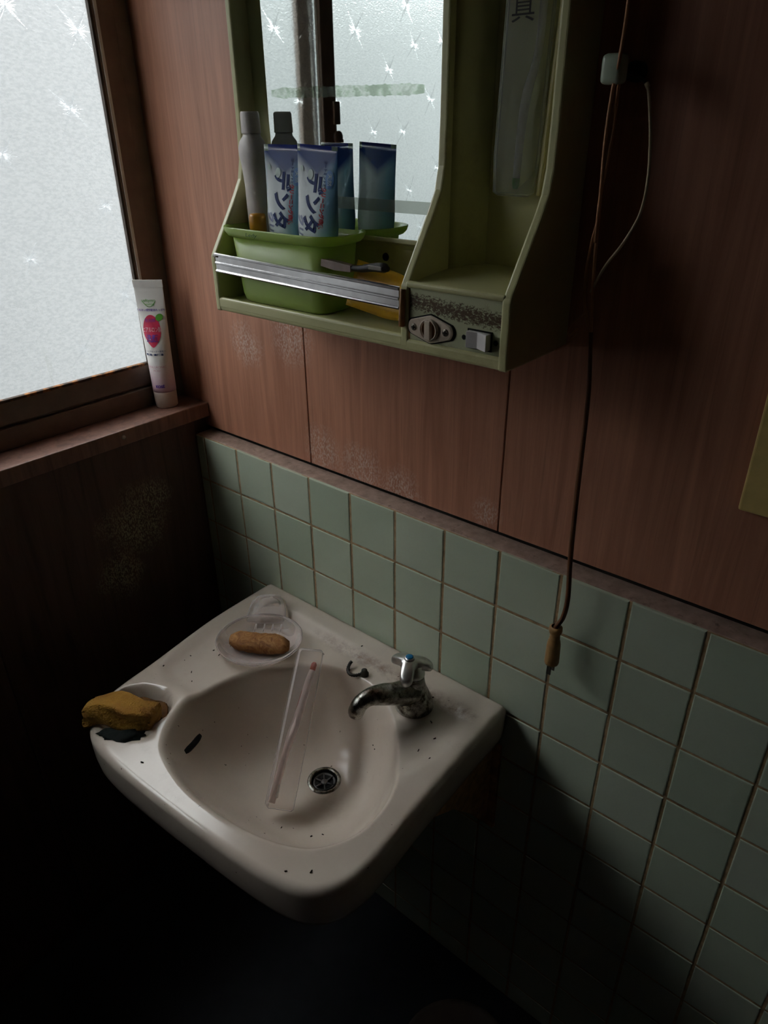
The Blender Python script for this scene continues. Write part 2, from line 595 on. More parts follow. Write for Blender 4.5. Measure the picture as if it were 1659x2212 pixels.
XA, XB = -0.2035, -0.2325
pane_a, stile_a = sash(-0.550, 0.006, XA, wide0=0.041, wide1=0.040)
pane_b, stile_b = sash(-1.072, -0.463, XB, wide0=0.030, wide1=0.044)
put('lock_keeper', box(XA + 0.0105, XA + 0.017, -0.556, -0.536, 0.555, 0.600, 0.002), MAT['bronze'], win)
put('crescent_lock', join([lathe([(0.0001, 0), (0.013, 0), (0.013, 0.007), (0.0001, 0.0075)], (XA + 0.0105, -0.548, 0.530), 20, (1, 0, 0)),
                           box(XA + 0.012, XA + 0.018, -0.563, -0.548, 0.519, 0.526, 0.001)]), MAT['bronze'], win)


def star_mesh(R, seed):
    """pressed star: four long tapering ridges in an X and a ring of short needles"""
    r = random.Random(seed)
    v, f = [], []

    def ridge(ang, L, w, h):
        c, s = math.cos(ang), math.sin(ang)
        b = len(v)
        for (u, t, z) in ((0.02 * L, 0, 0), (0.30 * L, -w, 0), (0.30 * L, w, 0), (L, 0, 0), (0.30 * L, 0, h), (0.75 * L, 0, h * 0.5)):
            v.append((z, u * c - t * s, u * s + t * c))
        f.extend([(b, b + 1, b + 4), (b, b + 4, b + 2), (b + 1, b + 3, b + 5, b + 4), (b + 2, b + 4, b + 5, b + 3)])
    for a, k in ((0.95, 1.0), (0.95 + math.pi, 0.9), (2.25, 1.0), (2.25 + math.pi, 0.95)):
        ridge(a + r.uniform(-.06, .06), R * k * r.uniform(0.85, 1.05), R * 0.042, 0.0024)
    for k in range(30):
        a = k * 2 * math.pi / 30 + r.uniform(-.1, .1)
        ridge(a, R * r.uniform(0.22, 0.46), R * 0.030, 0.0016)
    me = py_mesh(v, f)
    me.materials.append(MAT['star'])
    return me


star_meshes = [star_mesh(0.050, k) for k in range(5)]
stars_a = [(-.098, .58), (-.225, .517), (-.066, .431), (-.219, .361), (-.161, .197), (-.170, .714), (-.060, .69), (-.060, .278), (-.387, .723), (-.480, .738),
           (-.445, .598), (-.33, .62), (-.31, .30), (-.40, .42), (-.46, .25), (-.24, .86), (-.40, .90), (-.10, .84), (-.30, .46)]
stars_b = [(-.66, .741), (-.843, .802), (-.876, .726), (-.778, .67), (-.595, .599), (-.718, .539), (-.832, .538), (-.947, .611), (-.909, .305), (-.99, .74),
           (-.65, .38), (-.77, .25), (-.60, .20), (-.98, .45), (-.62, .88), (-.75, .93), (-.95, .90), (-.86, .40)]
rs = random.Random(11)
for lst, pane, xc in ((stars_a, pane_a, XA), (stars_b, pane_b, XB)):
    for k, (y, z) in enumerate(lst):
        s = put('star_relief', rs.choice(star_meshes), None, pane, smooth=False, loc=(xc + 0.0021, y, z))
        s.rotation_euler = (rs.uniform(-.2, .2), 0, 0)
        sc = rs.uniform(0.85, 1.15)
        s.scale = (1, sc, sc)

# ------------------------------------------------------------------ washbasin
def vitreous():
    m, nt, b = new_mat('pinkish_white_vitreous_china')
    v = coords(nt)
    c = ramp(nt, noise(nt, v, 5, 5, 0.6), [(0.35, (0.56, 0.47, 0.39)), (0.65, (0.63, 0.55, 0.465))])
    # scale and rust staining with a shape of its own
    st = ramp(nt, noise(nt, v, 9, 6, 0.7), [(0.58, 0), (0.78, 1)])
    c = mixc(nt, math_n(nt, 'MULTIPLY', st, 0.45), c, (0.36, 0.26, 0.19))
    # brown scale along the back groove and round the tap
    sep = nt.nodes.new('ShaderNodeSeparateXYZ')
    nt.links.new(v, sep.inputs[0])
    gl = ramp(nt, math_n(nt, 'MULTIPLY', math_n(nt, 'ABSOLUTE', math_n(nt, 'ADD', sep.outputs['Y'], 0.060)), 30.0), [(0.0, 1), (0.55, 0)])
    gx = ramp(nt, sep.outputs['X'], [(0.24, 0), (0.32, 1), (0.60, 1), (0.625, 0)])
    gf = math_n(nt, 'MULTIPLY', math_n(nt, 'MULTIPLY', gl, gx), ramp(nt, noise(nt, v, 34, 6, 0.7), [(0.42, 0), (0.62, 1)]))
    c = mixc(nt, math_n(nt, 'MULTIPLY', gf, 0.85), c, (0.17, 0.095, 0.06))
    # fine black specks
    sp = ramp(nt, noise(nt, v, 150, 2, 0.4), [(0.755, 0), (0.78, 1)])
    c = mixc(nt, math_n(nt, 'MULTIPLY', sp, 0.8), c, (0.05, 0.03, 0.02))
    nt.links.new(c, b.inputs['Base Color'])
    b.inputs['Roughness'].default_value = 0.16
    return m


MAT['china'] = vitreous()
MAT['chrome'] = M('dull_chrome', (0.66, 0.65, 0.63), 0.33, 1.0, var=0.15, vscale=60)
MAT['grimy'] = M('tarnished_chrome', (0.33, 0.32, 0.29), 0.24, 1.0, var=0.25, vscale=60, dirt=(0.06, 0.048, 0.03), dirt_amt=(0.44, 0.62), dscale=90, bmp=0.25, bscale=500)
MAT['dull'] = M('blackened_strainer', (0.13, 0.125, 0.12), 0.45, 0.8)
MAT['blue'] = M('blue_index', (0.01, 0.16, 0.34), 0.35)
MAT['black'] = M('black_rubber', (0.016, 0.013, 0.011), 0.55, bmp=0.3, bscale=600)
MAT['hole'] = M('drain_dark', (0.006, 0.006, 0.006), 0.8)
MAT['rust'] = M('rusty_bracket', (0.42, 0.23, 0.10), 0.8, var=0.4, vscale=60, bmp=0.5, bscale=250)

ZR = -0.280
OUT_KEYS = [(0.640, -0.075), (0.643, -0.141), (0.648, -0.256), (0.653, -0.340), (0.650, -0.385), (0.636, -0.420), (0.610, -0.443), (0.575, -0.455), (0.519, -0.464), (0.396, -0.474),
            (0.246, -0.480), (0.175, -0.473), (0.135, -0.450), (0.112, -0.415), (0.100, -0.380), (0.091, -0.304), (0.078, -0.220), (0.070, -0.154), (0.067, -0.075)]
oc = [p.to_2d() for p in smooth_path([(x, y, 0) for x, y in OUT_KEYS], 10)]
OUTLINE = [Vector((0.640, -0.012)), ] + oc + [Vector((0.066, -0.012)), Vector((0.068, -0.004)), Vector((0.076, -0.0005)), Vector((0.36, -0.0005)), Vector((0.63, -0.0005)), Vector((0.638, -0.004))]
BOWL_KEYS = [(0.267, -0.400), (0.228, -0.340), (0.222, -0.285), (0.240, -0.215), (0.283, -0.155), (0.335, -0.115), (0.392, -0.100), (0.448, -0.106), (0.505, -0.138), (0.555, -0.184),
             (0.593, -0.240), (0.607, -0.298), (0.598, -0.350), (0.562, -0.395), (0.485, -0.425), (0.390, -0.434), (0.318, -0.424)]
bk = [Vector((x, y, 0)) for x, y in BOWL_KEYS]
BOWL = [p.to_2d() for p in smooth_path(bk[-2:] + bk + bk[:2], 8)][16:16 + 8 * len(bk)]
DRAIN = Vector((0.421, -0.216))


def ray_poly(c, ang, poly):
    d = Vector((math.cos(ang), math.sin(ang)))
    best = None
    n = len(poly)
    for i in range(n):
        a, b = poly[i] - c, poly[(i + 1) % n] - c
        e = b - a
        den = d.x * (-e.y) + d.y * e.x
        if abs(den) < 1e-12: continue
        t = (a.x * (-e.y) + a.y * e.x) / den
        s = (d.x * a.y - d.y * a.x) / den
        if t > 0 and -1e-6 <= s <= 1 + 1e-6:
            if best is None or t > best: best = t
    return best


def seg_dist(p, poly):
    best = 1e9
    n = len(poly)
    for i in range(n):
        a, b = poly[i], poly[(i + 1) % n]
        ab = b - a
        t = max(0, min(1, (p - a).dot(ab) / max(ab.length_squared, 1e-12)))
        best = min(best, (p - a - ab * t).length_squared)
    return math.sqrt(best)


def inside(p, poly):
    c = False
    n = len(poly)
    for i in range(n):
        a, b = poly[i], poly[(i + 1) % n]
        if (a.y > p.y) != (b.y > p.y) and p.x < (b.x - a.x) * (p.y - a.y) / (b.y - a.y) + a.x: c = not c
    return c


def sm(x, a, b):
    t = max(0.0, min(1.0, (x - a) / (b - a)))
    return t * t * (3 - 2 * t)


def smin(a, b, k):
    h = max(k - abs(a - b), 0.0) / k
    return min(a, b) - h * h * k * 0.25


DECK = [Vector(p) for p in ((0.100, -0.052), (0.575, -0.052), (0.600, -0.066), (0.608, -0.11), (0.606, -0.165), (0.592, -0.21), (0.55, -0.26), (0.40, -0.20), (0.28, -0.20), (0.225, -0.31), (0.15, -0.318), (0.118, -0.300), (0.095, -0.15))]
WC, WA, WB, WR = Vector((0.170, -0.392)), 0.050, 0.060, 0.75
BD, BP = 0.138, 3.4


def basin_z(p, tb):
    """height of the basin's upper surface at plan point p; tb = radius / bowl radius seen from the drain"""
    z = ZR
    dk = seg_dist(p, DECK) * (1 if inside(p, DECK) else -1)
    z -= 0.007 * sm(dk, -0.012, 0.018)
    # slight fall of the flat rim towards the bowl
    zb = ZR - 0.006 + BD * (min(tb, 1.5) ** BP - 1)
    z = smin(z, zb, 0.016)
    q = p - WC
    u = q.x * math.cos(WR) + q.y * math.sin(WR)
    w = -q.x * math.sin(WR) + q.y * math.cos(WR)
    rr = math.sqrt((u / WB) ** 2 + (w / WA) ** 2)
    if rr < 1.6:
        z = smin(z, ZR - 0.003 + 0.050 * (rr ** 5.0 - 1), 0.008)
    do = seg_dist(p, OUTLINE)
    R = 0.013
    if do < R:
        z -= R - math.sqrt(max(R * R - (R - do) ** 2, 0))
    return z


NA = 300
corner_angs = [math.atan2((q - DRAIN).y, (q - DRAIN).x) for q in (OUTLINE[0], OUTLINE[-1], OUTLINE[-2], OUTLINE[-4], OUTLINE[-5], OUTLINE[-6])]
angs = sorted(set([round(-math.pi + 2 * math.pi * k / NA, 5) for k in range(NA)] + [round(a, 5) for a in corner_angs]))
inner = [0.012, 0.0255 / 0.13] + [0.26 + 0.62 * k / 18 for k in range(0, 19)] + [0.90, 0.92, 0.94, 0.955, 0.97, 0.982, 0.992, 1.0]
outer = [0.015, 0.03, 0.05, 0.075] + [0.1 + 0.72 * k / 24 for k in range(25)] + [0.86, 0.89, 0.92, 0.945, 0.965, 0.98, 0.99, 0.996, 1.0]
rays = []
for a in angs:
    rb = ray_poly(DRAIN, a, BOWL)
    ro = ray_poly(DRAIN, a, OUTLINE)
    rays.append((a, rb, ro))
secs = []
zhole = basin_z(DRAIN + Vector((0.0255, 0)), 0.19)
for rr_, dz_ in ((0.0005, -0.016), (0.0200, -0.016), (0.0202, -0.002), (0.0235, 0.0)):
    secs.append([(DRAIN.x + math.cos(a) * rr_, DRAIN.y + math.sin(a) * rr_, zhole + dz_) for a, rb, ro in rays])
for t in inner[2:]:
    loop = []
    for a, rb, ro in rays:
        r = t * rb
        p = DRAIN + Vector((math.cos(a), math.sin(a))) * r
        loop.append((p.x, p.y, basin_z(p, t)))
    secs.append(loop)
for t in outer:
    loop = []
    for a, rb, ro in rays:
        r = rb + (ro - rb) * t
        p = DRAIN + Vector((math.cos(a), math.sin(a))) * r
        loop.append((p.x, p.y, basin_z(p, r / rb)))
    secs.append(loop)
# skirt and underside
for inset, z in ((0.0, -0.305), (0.0005, -0.325), (0.0025, -0.343), (0.007, -0.356), (0.016, -0.364), (0.03, -0.368)):
    secs.append([(DRAIN.x + math.cos(a) * (ro - inset), min(DRAIN.y + math.sin(a) * (ro - inset), -0.0005), z) for a, rb, ro in rays])
for k, z in ((0.80, -0.378), (0.66, -0.402), (0.5, -0.430), (0.32, -0.448), (0.12, -0.452)):
    secs.append([(DRAIN.x + math.cos(a) * ro * k, min(DRAIN.y + math.sin(a) * ro * k, -0.0005), z) for a, rb, ro in rays])
basin_me = loft(secs)
basin = thing('washbasin', 'grimy pinkish white ceramic washbasin fixed to the tiled wall', 'washbasin', (0.36, -0.2, -0.452))
put('basin_body', basin_me, MAT['china'], basin)
zd = basin_z(DRAIN + Vector((0.03, 0)), 0.2)
# drain: flange, cup and strainer spokes
dr = put('drain_flange', lathe([(0.0205, -0.010), (0.021, -0.001), (0.0225, 0.0016), (0.026, 0.0018), (0.0285, 0.0006), (0.029, -0.0006), (0.0205, -0.010)], (DRAIN.x, DRAIN.y, zd), 48, caps=False), MAT['grimy'], basin, label='chrome drain ring in the bowl')
put('drain_well', lathe([(0.0209, -0.0005), (0.0195, -0.006), (0.019, -0.0072), (0.0001, -0.0074)], (DRAIN.x, DRAIN.y, zd + 0.0022), 40, caps=False), MAT['hole'], basin)
sp = []
for k in range(6):
    a = k * math.pi / 3 + 0.3
    d = Vector((math.cos(a), math.sin(a)))
    c0 = Vector((DRAIN.x, DRAIN.y, zd - 0.0032))
    sp.append(sweep([c0 + d.to_3d() * 0.005, c0 + d.to_3d() * 0.0175], 0.0014, 8))
sp.append(lathe([(0.0001, 0.0012), (0.004, 0.001), (0.006, 0), (0.006, -0.002)], (DRAIN.x, DRAIN.y, zd - 0.003), 20))
sp.append(lathe([(0.0155, -0.001), (0.016, 0.0008), (0.019, 0.0012), (0.0195, -0.001)], (DRAIN.x, DRAIN.y, zd - 0.0035), 40, caps=False))
put('strainer', join(sp), MAT['dull'], dr)
# overflow slot on the left wall of the bowl
ov = []
oa, ob = Vector((0.248, -0.334)), Vector((0.268, -0.378))
def bowl_pt(x, y):
    p = Vector((x, y)); v = p - DRAIN
    rb = ray_poly(DRAIN, math.atan2(v.y, v.x), BOWL)
    return Vector((x, y, basin_z(p, v.length / rb)))
slot = []
for k in range(9):
    p = oa.lerp(ob, k / 8)
    b3 = bowl_pt(p.x + 0.006, p.y + 0.002)
    slot.append(b3)
put('overflow_slot', sweep(slot, [0.0035, .005, .0055, .0055, .0055, .0055, .0055, .005, .0035], 10, flat=0.35, ref=Vector((0.8, 0.1, 0.6))), MAT['hole'], basin)
# bracket under the basin by the wall
br = thing('wall_bracket', 'rusty brown bracket under the right rear of the washbasin', 'bracket', (0.615, 0.0, -0.56))
put('bracket_web', prism([(-0.001, -0.372), (-0.19, -0.370), (-0.19, -0.385), (-0.12, -0.43), (-0.06, -0.50), (-0.03, -0.545), (-0.001, -0.565)], 'x', 0.606, 0.622, 0.002), MAT['rust'], br, smooth=False)
put('bracket_foot', box(0.592, 0.636, -0.010, -0.001, -0.575, -0.372, 0.002), MAT['rust'], br, smooth=False)
# trap pipe below the bowl
tp = thing('drain_pipe', 'dim metal drain pipe under the washbasin bowl', 'pipe', (0.421, -0.216, -0.62))
pipe_path = smooth_path([(0.421, -0.216, -0.455), (0.421, -0.216, -0.56), (0.421, -0.205, -0.62), (0.421, -0.165, -0.645), (0.421, -0.125, -0.62), (0.421, -0.11, -0.58), (0.421, -0.08, -0.55), (0.421, -0.001, -0.55)], 6)
put('trap', sweep(pipe_path, 0.016, 16), MAT['grimy'], tp)
put('wall_flange', lathe([(0.030, 0.0), (0.030, 0.003), (0.018, 0.008)], (0.421, -0.0012, -0.55), 24, (0, -1, 0)), MAT['grimy'], tp)
put('union_nut', lathe([(0.0165, -0.012), (0.021, -0.010), (0.021, 0.010), (0.0165, 0.012)], (0.421, -0.216, -0.50), 8, caps=False), MAT['grimy'], tp, smooth=False)

# ------------------------------------------------------------------ tap
def deck_z(x, y):
    p = Vector((x, y)); v = p - DRAIN
    rb = ray_poly(DRAIN, math.atan2(v.y, v.x), BOWL)
    return basin_z(p, v.length / rb)


FX, FYc = 0.517, -0.094
fz = deck_z(FX, FYc)
tap = thing('water_tap', 'tarnished chrome tap with a three armed handle on the basin deck', 'tap', (FX, FYc, fz))
put('tap_body', lathe([(0.0285, -0.001), (0.0315, 0.003), (0.031, 0.010), (0.0285, 0.020), (0.0235, 0.032), (0.0185, 0.045), (0.0165, 0.056), (0.0158, 0.062), (0.0140, 0.066), (0.0140, 0.069)], (FX, FYc, fz), 36), MAT['grimy'], tap)
sd = Vector((-0.32, -0.95, 0)).normalized()
base = Vector((FX, FYc, fz))
spath = smooth_path([base + sd * 0.002 + Vector((0, 0, 0.034)), base + sd * 0.030 + Vector((0, 0, 0.042)), base + sd * 0.058 + Vector((0, 0, 0.054)), base + sd * 0.082 + Vector((0, 0, 0.061)), base + sd * 0.099 + Vector((0, 0, 0.057)), base + sd * 0.107 + Vector((0, 0, 0.046)), base + sd * 0.109 + Vector((0, 0, 0.037))], 7)
n_ = len(spath)
put('spout', sweep(spath, lerp_list([(0, 0.023), (0.28, 0.0175), (0.6, 0.0132), (0.85, 0.0128), (1.0, 0.0112)], n_), 20), MAT['grimy'], tap)
put('spout_mouth', lathe([(0.0001, 0), (0.0085, 0.0)], spath[-1] + Vector((0, 0, -0.0006)), 20, caps=False), MAT['hole'], tap)
put('collar', lathe([(0.0150, 0.0), (0.0165, 0.002), (0.0165, 0.006), (0.0145, 0.008), (0.011, 0.012), (0.011, 0.018)], base + Vector((0, 0, 0.066)), 30), MAT['chrome'], tap)
# handle
arm_angs = [math.radians(a) for a in (169, 52, -62)]
hc = base + Vector((-0.009, -0.002, 0.0))
def handle_loop(scale, z, tilt=0.0):
    out = []
    for k in range(72):
        th = 2 * math.pi * k / 72
        r = 0.0150
        for a in arm_angs:
            d = math.atan2(math.sin(th - a), math.cos(th - a))
            if abs(d) < 1.2:
                r = max(r, min(0.040, 0.0108 / max(abs(math.sin(d)), 1e-3)) * (1 if abs(d) < 0.9 else 0.98))
                rr = 0.040 - 0.0108 * (1 - math.sqrt(max(0, 1 - min(1, abs(math.sin(d)) * 0.040 / 0.0108) ** 2)))
                if abs(math.sin(d)) * 0.040 < 0.0108: r = max(0.0150, rr)
        r = r * scale if scale <= 1 else r + (scale - 1)
        out.append((hc.x + r * math.cos(th), hc.y + r * math.sin(th), fz + z - 0.015 * (r / 0.038) ** 1.6))
    return out


def smooth_loop(loop, it=2):
    for _ in range(it):
        n = len(loop)
        loop = [tuple((loop[i - 1][k] + 2 * loop[i][k] + loop[(i + 1) % n][k]) / 4 for k in range(3)) for i in range(n)]
    return loop


put('handle', loft([smooth_loop(handle_loop(s, z)) for s, z in ((0.35, 0.080), (0.78, 0.081), (0.93, 0.083), (1.0, 0.087), (1.0, 0.091), (0.97, 0.0945), (0.93, 0.0962), (0.86, 0.0970), (0.5, 0.0976), (0.2, 0.0978))]), MAT['chrome'], tap, label='bright chrome three armed handle')
put('index_ring', lathe([(0.0085, -0.001), (0.0085, 0.002), (0.0065, 0.0035), (0.0001, 0.0036)], (hc.x, hc.y, fz + 0.0965), 24), MAT['chrome'], tap)
put('index_cap', lathe([(0.0066, 0.0), (0.0062, 0.0022), (0.004, 0.003), (0.0001, 0.0032)], (hc.x, hc.y, fz + 0.0985), 24), MAT['blue'], tap, label='blue index cap')

# remnant of plug chain
cz0 = deck_z(0.402, -0.088)
ch = thing('plug_chain_stub', 'black corroded stub of a plug chain on the basin deck', 'plug chain', (0.402, -0.088, cz0))
put('chain_post', lathe([(0.0075, 0.0), (0.0078, 0.004), (0.0055, 0.007), (0.0052, 0.011), (0.0035, 0.0125), (0.0001, 0.013)], (0.404, -0.089, cz0), 14), MAT['black'], ch)
cp = [(0.402, -0.092, cz0 + 0.004), (0.396, -0.101, cz0 + 0.003), (0.388, -0.106, cz0 + 0.003), (0.380, -0.104, cz0 + 0.0035), (0.374, -0.098, cz0 + 0.005), (0.371, -0.090, cz0 + 0.008), (0.371, -0.085, cz0 + 0.010)]
pth = smooth_path(cp, 5)
put('chain_links', sweep(pth, [0.0024 + 0.0009 * (k % 2) for k in range(len(pth))], 8), MAT['black'], ch)

# ------------------------------------------------------------------ soap dish, soap, sponge, toothbrush case
MAT['clear'] = thin_plastic('clear_soap_dish_plastic', (0.86, 0.80, 0.77), 0.76, 0.12)
MAT['clearcase'] = thin_plastic('clear_case_plastic', (0.92, 0.87, 0.85), 0.88, 0.10)
dc = Vector((0.205, -0.152))
du = Vector((0.78, 0.62)).normalized()     # long axis in plan (across the view)
dv = Vector((-du.y, du.x))                 # towards the wall corner
dz = max(deck_z(dc.x + du.x * a + dv.x * b, dc.y + du.y * a + dv.y * b) for a in (-.03, 0, .03) for b in (-.03, 0, .03)) + 0.0005


def dish_loop(a, b, z, lug=0.0, n=64):
    out = []
    for k in range(n):
        th = 2 * math.pi * k / n
        u, v = a * math.cos(th), b * math.sin(th)
        if v > 0 and lug:
            w = math.exp(-(u / 0.030) ** 4)
            v += lug * w
        out.append(Vector((dc.x + du.x * u + dv.x * v, dc.y + du.y * u + dv.y * v, z)))
    return out


dish = thing('soap_dish', 'clear plastic oval soap dish with a lug, on the left basin deck', 'soap dish', (dc.x, dc.y, dz))
put('dish_bowl', loft([dish_loop(0.052, 0.048, dz), dish_loop(0.066, 0.060, dz + 0.003), dish_loop(0.076, 0.070, dz + 0.012), dish_loop(0.079, 0.073, dz + 0.020), dish_loop(0.0765, 0.0705, dz + 0.0205),
                       dish_loop(0.073, 0.067, dz + 0.013), dish_loop(0.063, 0.057, dz + 0.0055), dish_loop(0.048, 0.044, dz + 0.003)]), MAT['clear'], dish)
# raised lug with dome towards the corner
lc = dc + dv * 0.088
lz = dz + 0.004
lug_secs = []
for t, wd, h0, h1 in ((0.060, 0.036, 0.006, 0.020), (0.072, 0.037, 0.004, 0.024), (0.088, 0.036, 0.003, 0.031), (0.103, 0.033, 0.003, 0.036), (0.116, 0.028, 0.003, 0.034), (0.126, 0.020, 0.004, 0.028), (0.132, 0.010, 0.008, 0.020), (0.134, 0.003, 0.012, 0.016)):
    loop = []
    for k in range(24):
        th = 2 * math.pi * k / 24
        u = wd * math.copysign(abs(math.cos(th)) ** 0.7, math.cos(th))
        hh = (h0 + h1) / 2 + (h1 - h0) / 2 * math.copysign(abs(math.sin(th)) ** 0.7, math.sin(th))
        p = dc + dv * t + du * u
        loop.append(Vector((p.x, p.y, dz + hh)))
    lug_secs.append(loop)
put('lug', loft(lug_secs, close_ends=False), MAT['clear'], dish)
for k in range(4):
    u = -0.016 + k * 0.016
    a = dc + du * u + dv * 0.052; b = dc + du * u + dv * 0.010
    put('rib', sweep([Vector((a.x, a.y, dz + 0.010)), Vector((b.x, b.y, dz + 0.0055))], 0.0016, 8), MAT['clear'], dish)


def soap_mat():
    m, nt, b = new_mat('cracked_amber_soap')
    v = coords(nt)
    n1 = noise(nt, v, 55, 6, 0.65, 1.5)
    c = ramp(nt, n1, [(0.3, (0.15, 0.05, 0.01)), (0.5, (0.33, 0.13, 0.03)), (0.7, (0.52, 0.27, 0.085))])
    nt.links.new(c, b.inputs['Base Color'])
    b.inputs['Roughness'].default_value = 0.6
    bump(nt, b, n1, 1.0, 0.004)
    return m


MAT['soap'] = soap_mat()
sc_ = dc + dv * -0.012 + du * 0.002
soap_secs = []
rs2 = random.Random(5)
for i in range(13):
    t = -1 + 2 * i / 12
    e = max(0.0, 1 - abs(t) ** 6) ** 0.5
    loop = []
    for k in range(28):
        th = 2 * math.pi * k / 28
        wob = 1 + 0.10 * math.sin(3 * th + i * 0.9) * math.sin(i * 1.7 + k * 0.4) + rs2.uniform(-.04, .04)
        v = 0.0205 * max(e, 0.45) * wob * math.copysign(abs(math.cos(th)) ** 0.75, math.cos(th))
        h = 0.0135 * max(e, 0.5) * wob * math.copysign(abs(math.sin(th)) ** 0.75, math.sin(th))
        p = sc_ + du * (t * 0.055) + dv * v + dv * (-0.008 * t)
        loop.append(Vector((p.x, p.y, dz + 0.0172 + h)))
    soap_secs.append(loop)
soap = put('soap_bar', loft(soap_secs), MAT['soap'])
tag(soap, 'shrivelled amber soap bar lying in the clear soap dish', 'soap')


# sponge
def sponge_mat():
    m, nt, b = new_mat('yellow_foam_sponge')
    v = coords(nt)
    c = ramp(nt, noise(nt, v, 16, 5, 0.6), [(0.3, (0.22, 0.085, 0.008)), (0.6, (0.36, 0.18, 0.02)), (0.8, (0.30, 0.11, 0.012))])
    nt.links.new(c, b.inputs['Base Color'])
    b.inputs['Roughness'].default_value = 0.95
    vo = nd(nt, 'ShaderNodeTexVoronoi', Scale=420.0)
    nt.links.new(v, vo.inputs['Vector'])
    bump(nt, b, vo.outputs['Distance'], 0.7, 0.002)
    return m


MAT['sponge'] = sponge_mat()
bm = bmesh.new()
bmesh.ops.create_cube(bm, size=1.0)
bmesh.ops.subdivide_edges(bm, edges=bm.edges[:], cuts=7, use_grid_fill=True)
rs3 = random.Random(2)
for v in bm.verts:
    x, y, z = v.co
    sx, sy, sz = 0.112, 0.054, 0.036
    bend = 0.010 * (4 * x * x)
    px = x * sx; py = y * sy * (1 - 0.18 * abs(2 * x) ** 2); pz = z * sz - bend
    # one torn corner
    if x > 0.2 and z < 0: pz += 0.010 * (x - 0.2) * 3
    pz += 0.003 * math.sin(x * 9 + y * 5); py += 0.003 * math.sin(x * 8 + z * 6)
    v.co = (px, py, pz)
es = [e for e in bm.edges if e.calc_face_angle(0) > 0.6]
bmesh.ops.bevel(bm, geom=es, offset=0.0025, segments=2, affect='EDGES')
me = bm_mesh(bm)
R = Matrix.Rotation(math.radians(33), 4, 'Z') @ Matrix.Rotation(math.radians(4), 4, 'Y') @ Matrix.Rotation(math.radians(-14), 4, 'X')
me.transform(Matrix.Translation((0.176, -0.415, -0.266)) @ R)
sponge = thing('sponge', 'stiff dirty yellow sponge in the well at the basin corner', 'sponge', (0.176, -0.415, -0.30))
put('sponge_body', me, MAT['sponge'], sponge)
bm = bmesh.new()
bmesh.ops.create_cube(bm, size=1.0)
bmesh.ops.subdivide_edges(bm, edges=bm.edges[:], cuts=5, use_grid_fill=True)
for v in bm.verts:
    x, y, z = v.co
    v.co = (x * 0.062 * (1 - 0.3 * (2 * y) ** 2), y * 0.058, z * 0.022 - 0.006 * math.sin(x * 5) + 0.004 * math.cos(y * 7))
es = [e for e in bm.edges if e.calc_face_angle(0) > 0.6]
bmesh.ops.bevel(bm, geom=es, offset=0.002, segments=2, affect='EDGES')
me = bm_mesh(bm)
me.transform(Matrix.Translation((0.190, -0.382, -0.297)) @ Matrix.Rotation(math.radians(40), 4, 'Z') @ Matrix.Rotation(math.radians(10), 4, 'Y') @ Matrix.Rotation(math.radians(20), 4, 'X'))
MAT['spongedark'] = M('soaked_brown_foam', (0.13, 0.055, 0.012), 0.95, var=0.4, vscale=60, bmp=0.6, bscale=400)
put('torn_flap', me, MAT['spongedark'], sponge, label='dark brown torn lower layer')
# black scourer crumb beneath it
MAT['scour'] = M('black_green_scourer', (0.012, 0.018, 0.016), 0.95, var=0.5, vscale=200, bmp=1.0, bscale=900)
bm = bmesh.new()
bmesh.ops.create_icosphere(bm, subdivisions=3, radius=1.0)
for v in bm.verts:
    d = v.co.normalized()
    k = 1 + 0.22 * math.sin(7 * d.x + 3 * d.z) * math.cos(6 * d.y) + 0.12 * math.sin(17 * d.x + 11 * d.y)
    v.co = Vector((d.x * 0.036 * k, d.y * 0.014 * k, d.z * 0.0050 * k))
me = bm_mesh(bm)
me.transform(Matrix.Translation((0.205, -0.4395, -0.2795)) @ Matrix.Rotation(math.radians(36), 4, 'Z'))
o = put('scouring_pad', me, MAT['scour'])
tag(o, 'black matted scrap of scouring pad under the yellow sponge', 'scouring pad')

# toothbrush in a clear case leaning across the bowl
cb = (Vector((0.404, -0.327, -0.400)) + Vector((0.444, -0.305, -0.400))) / 2
ct = (Vector((0.293, -0.135, -0.262)) + Vector((0.333, -0.110, -0.262))) / 2
cax = (ct - cb).normalized()
cside = Vector((0.0437, 0.024, 0.0)); cside = (cside - cax * cside.dot(cax)).normalized()
cn = cside.cross(cax); cn = cn if cn.z > 0 else -cn
cl = (ct - cb).length


def rrect(w, h, r, n=5):
    out = []
    for cx, cy, a0 in ((w - r, h - r, 0), (-w + r, h - r, 90), (-w + r, -h + r, 180), (w - r, -h + r, 270)):
        for k in range(n + 1):
            a = math.radians(a0 + 90 * k / n)
            out.append((cx + r * math.cos(a), cy + r * math.sin(a)))
    return out


def case_loop(t, w, h):
    return [cb + cax * t + cside * x + cn * (y + 0.010) for x, y in rrect(w, h, 0.004)]


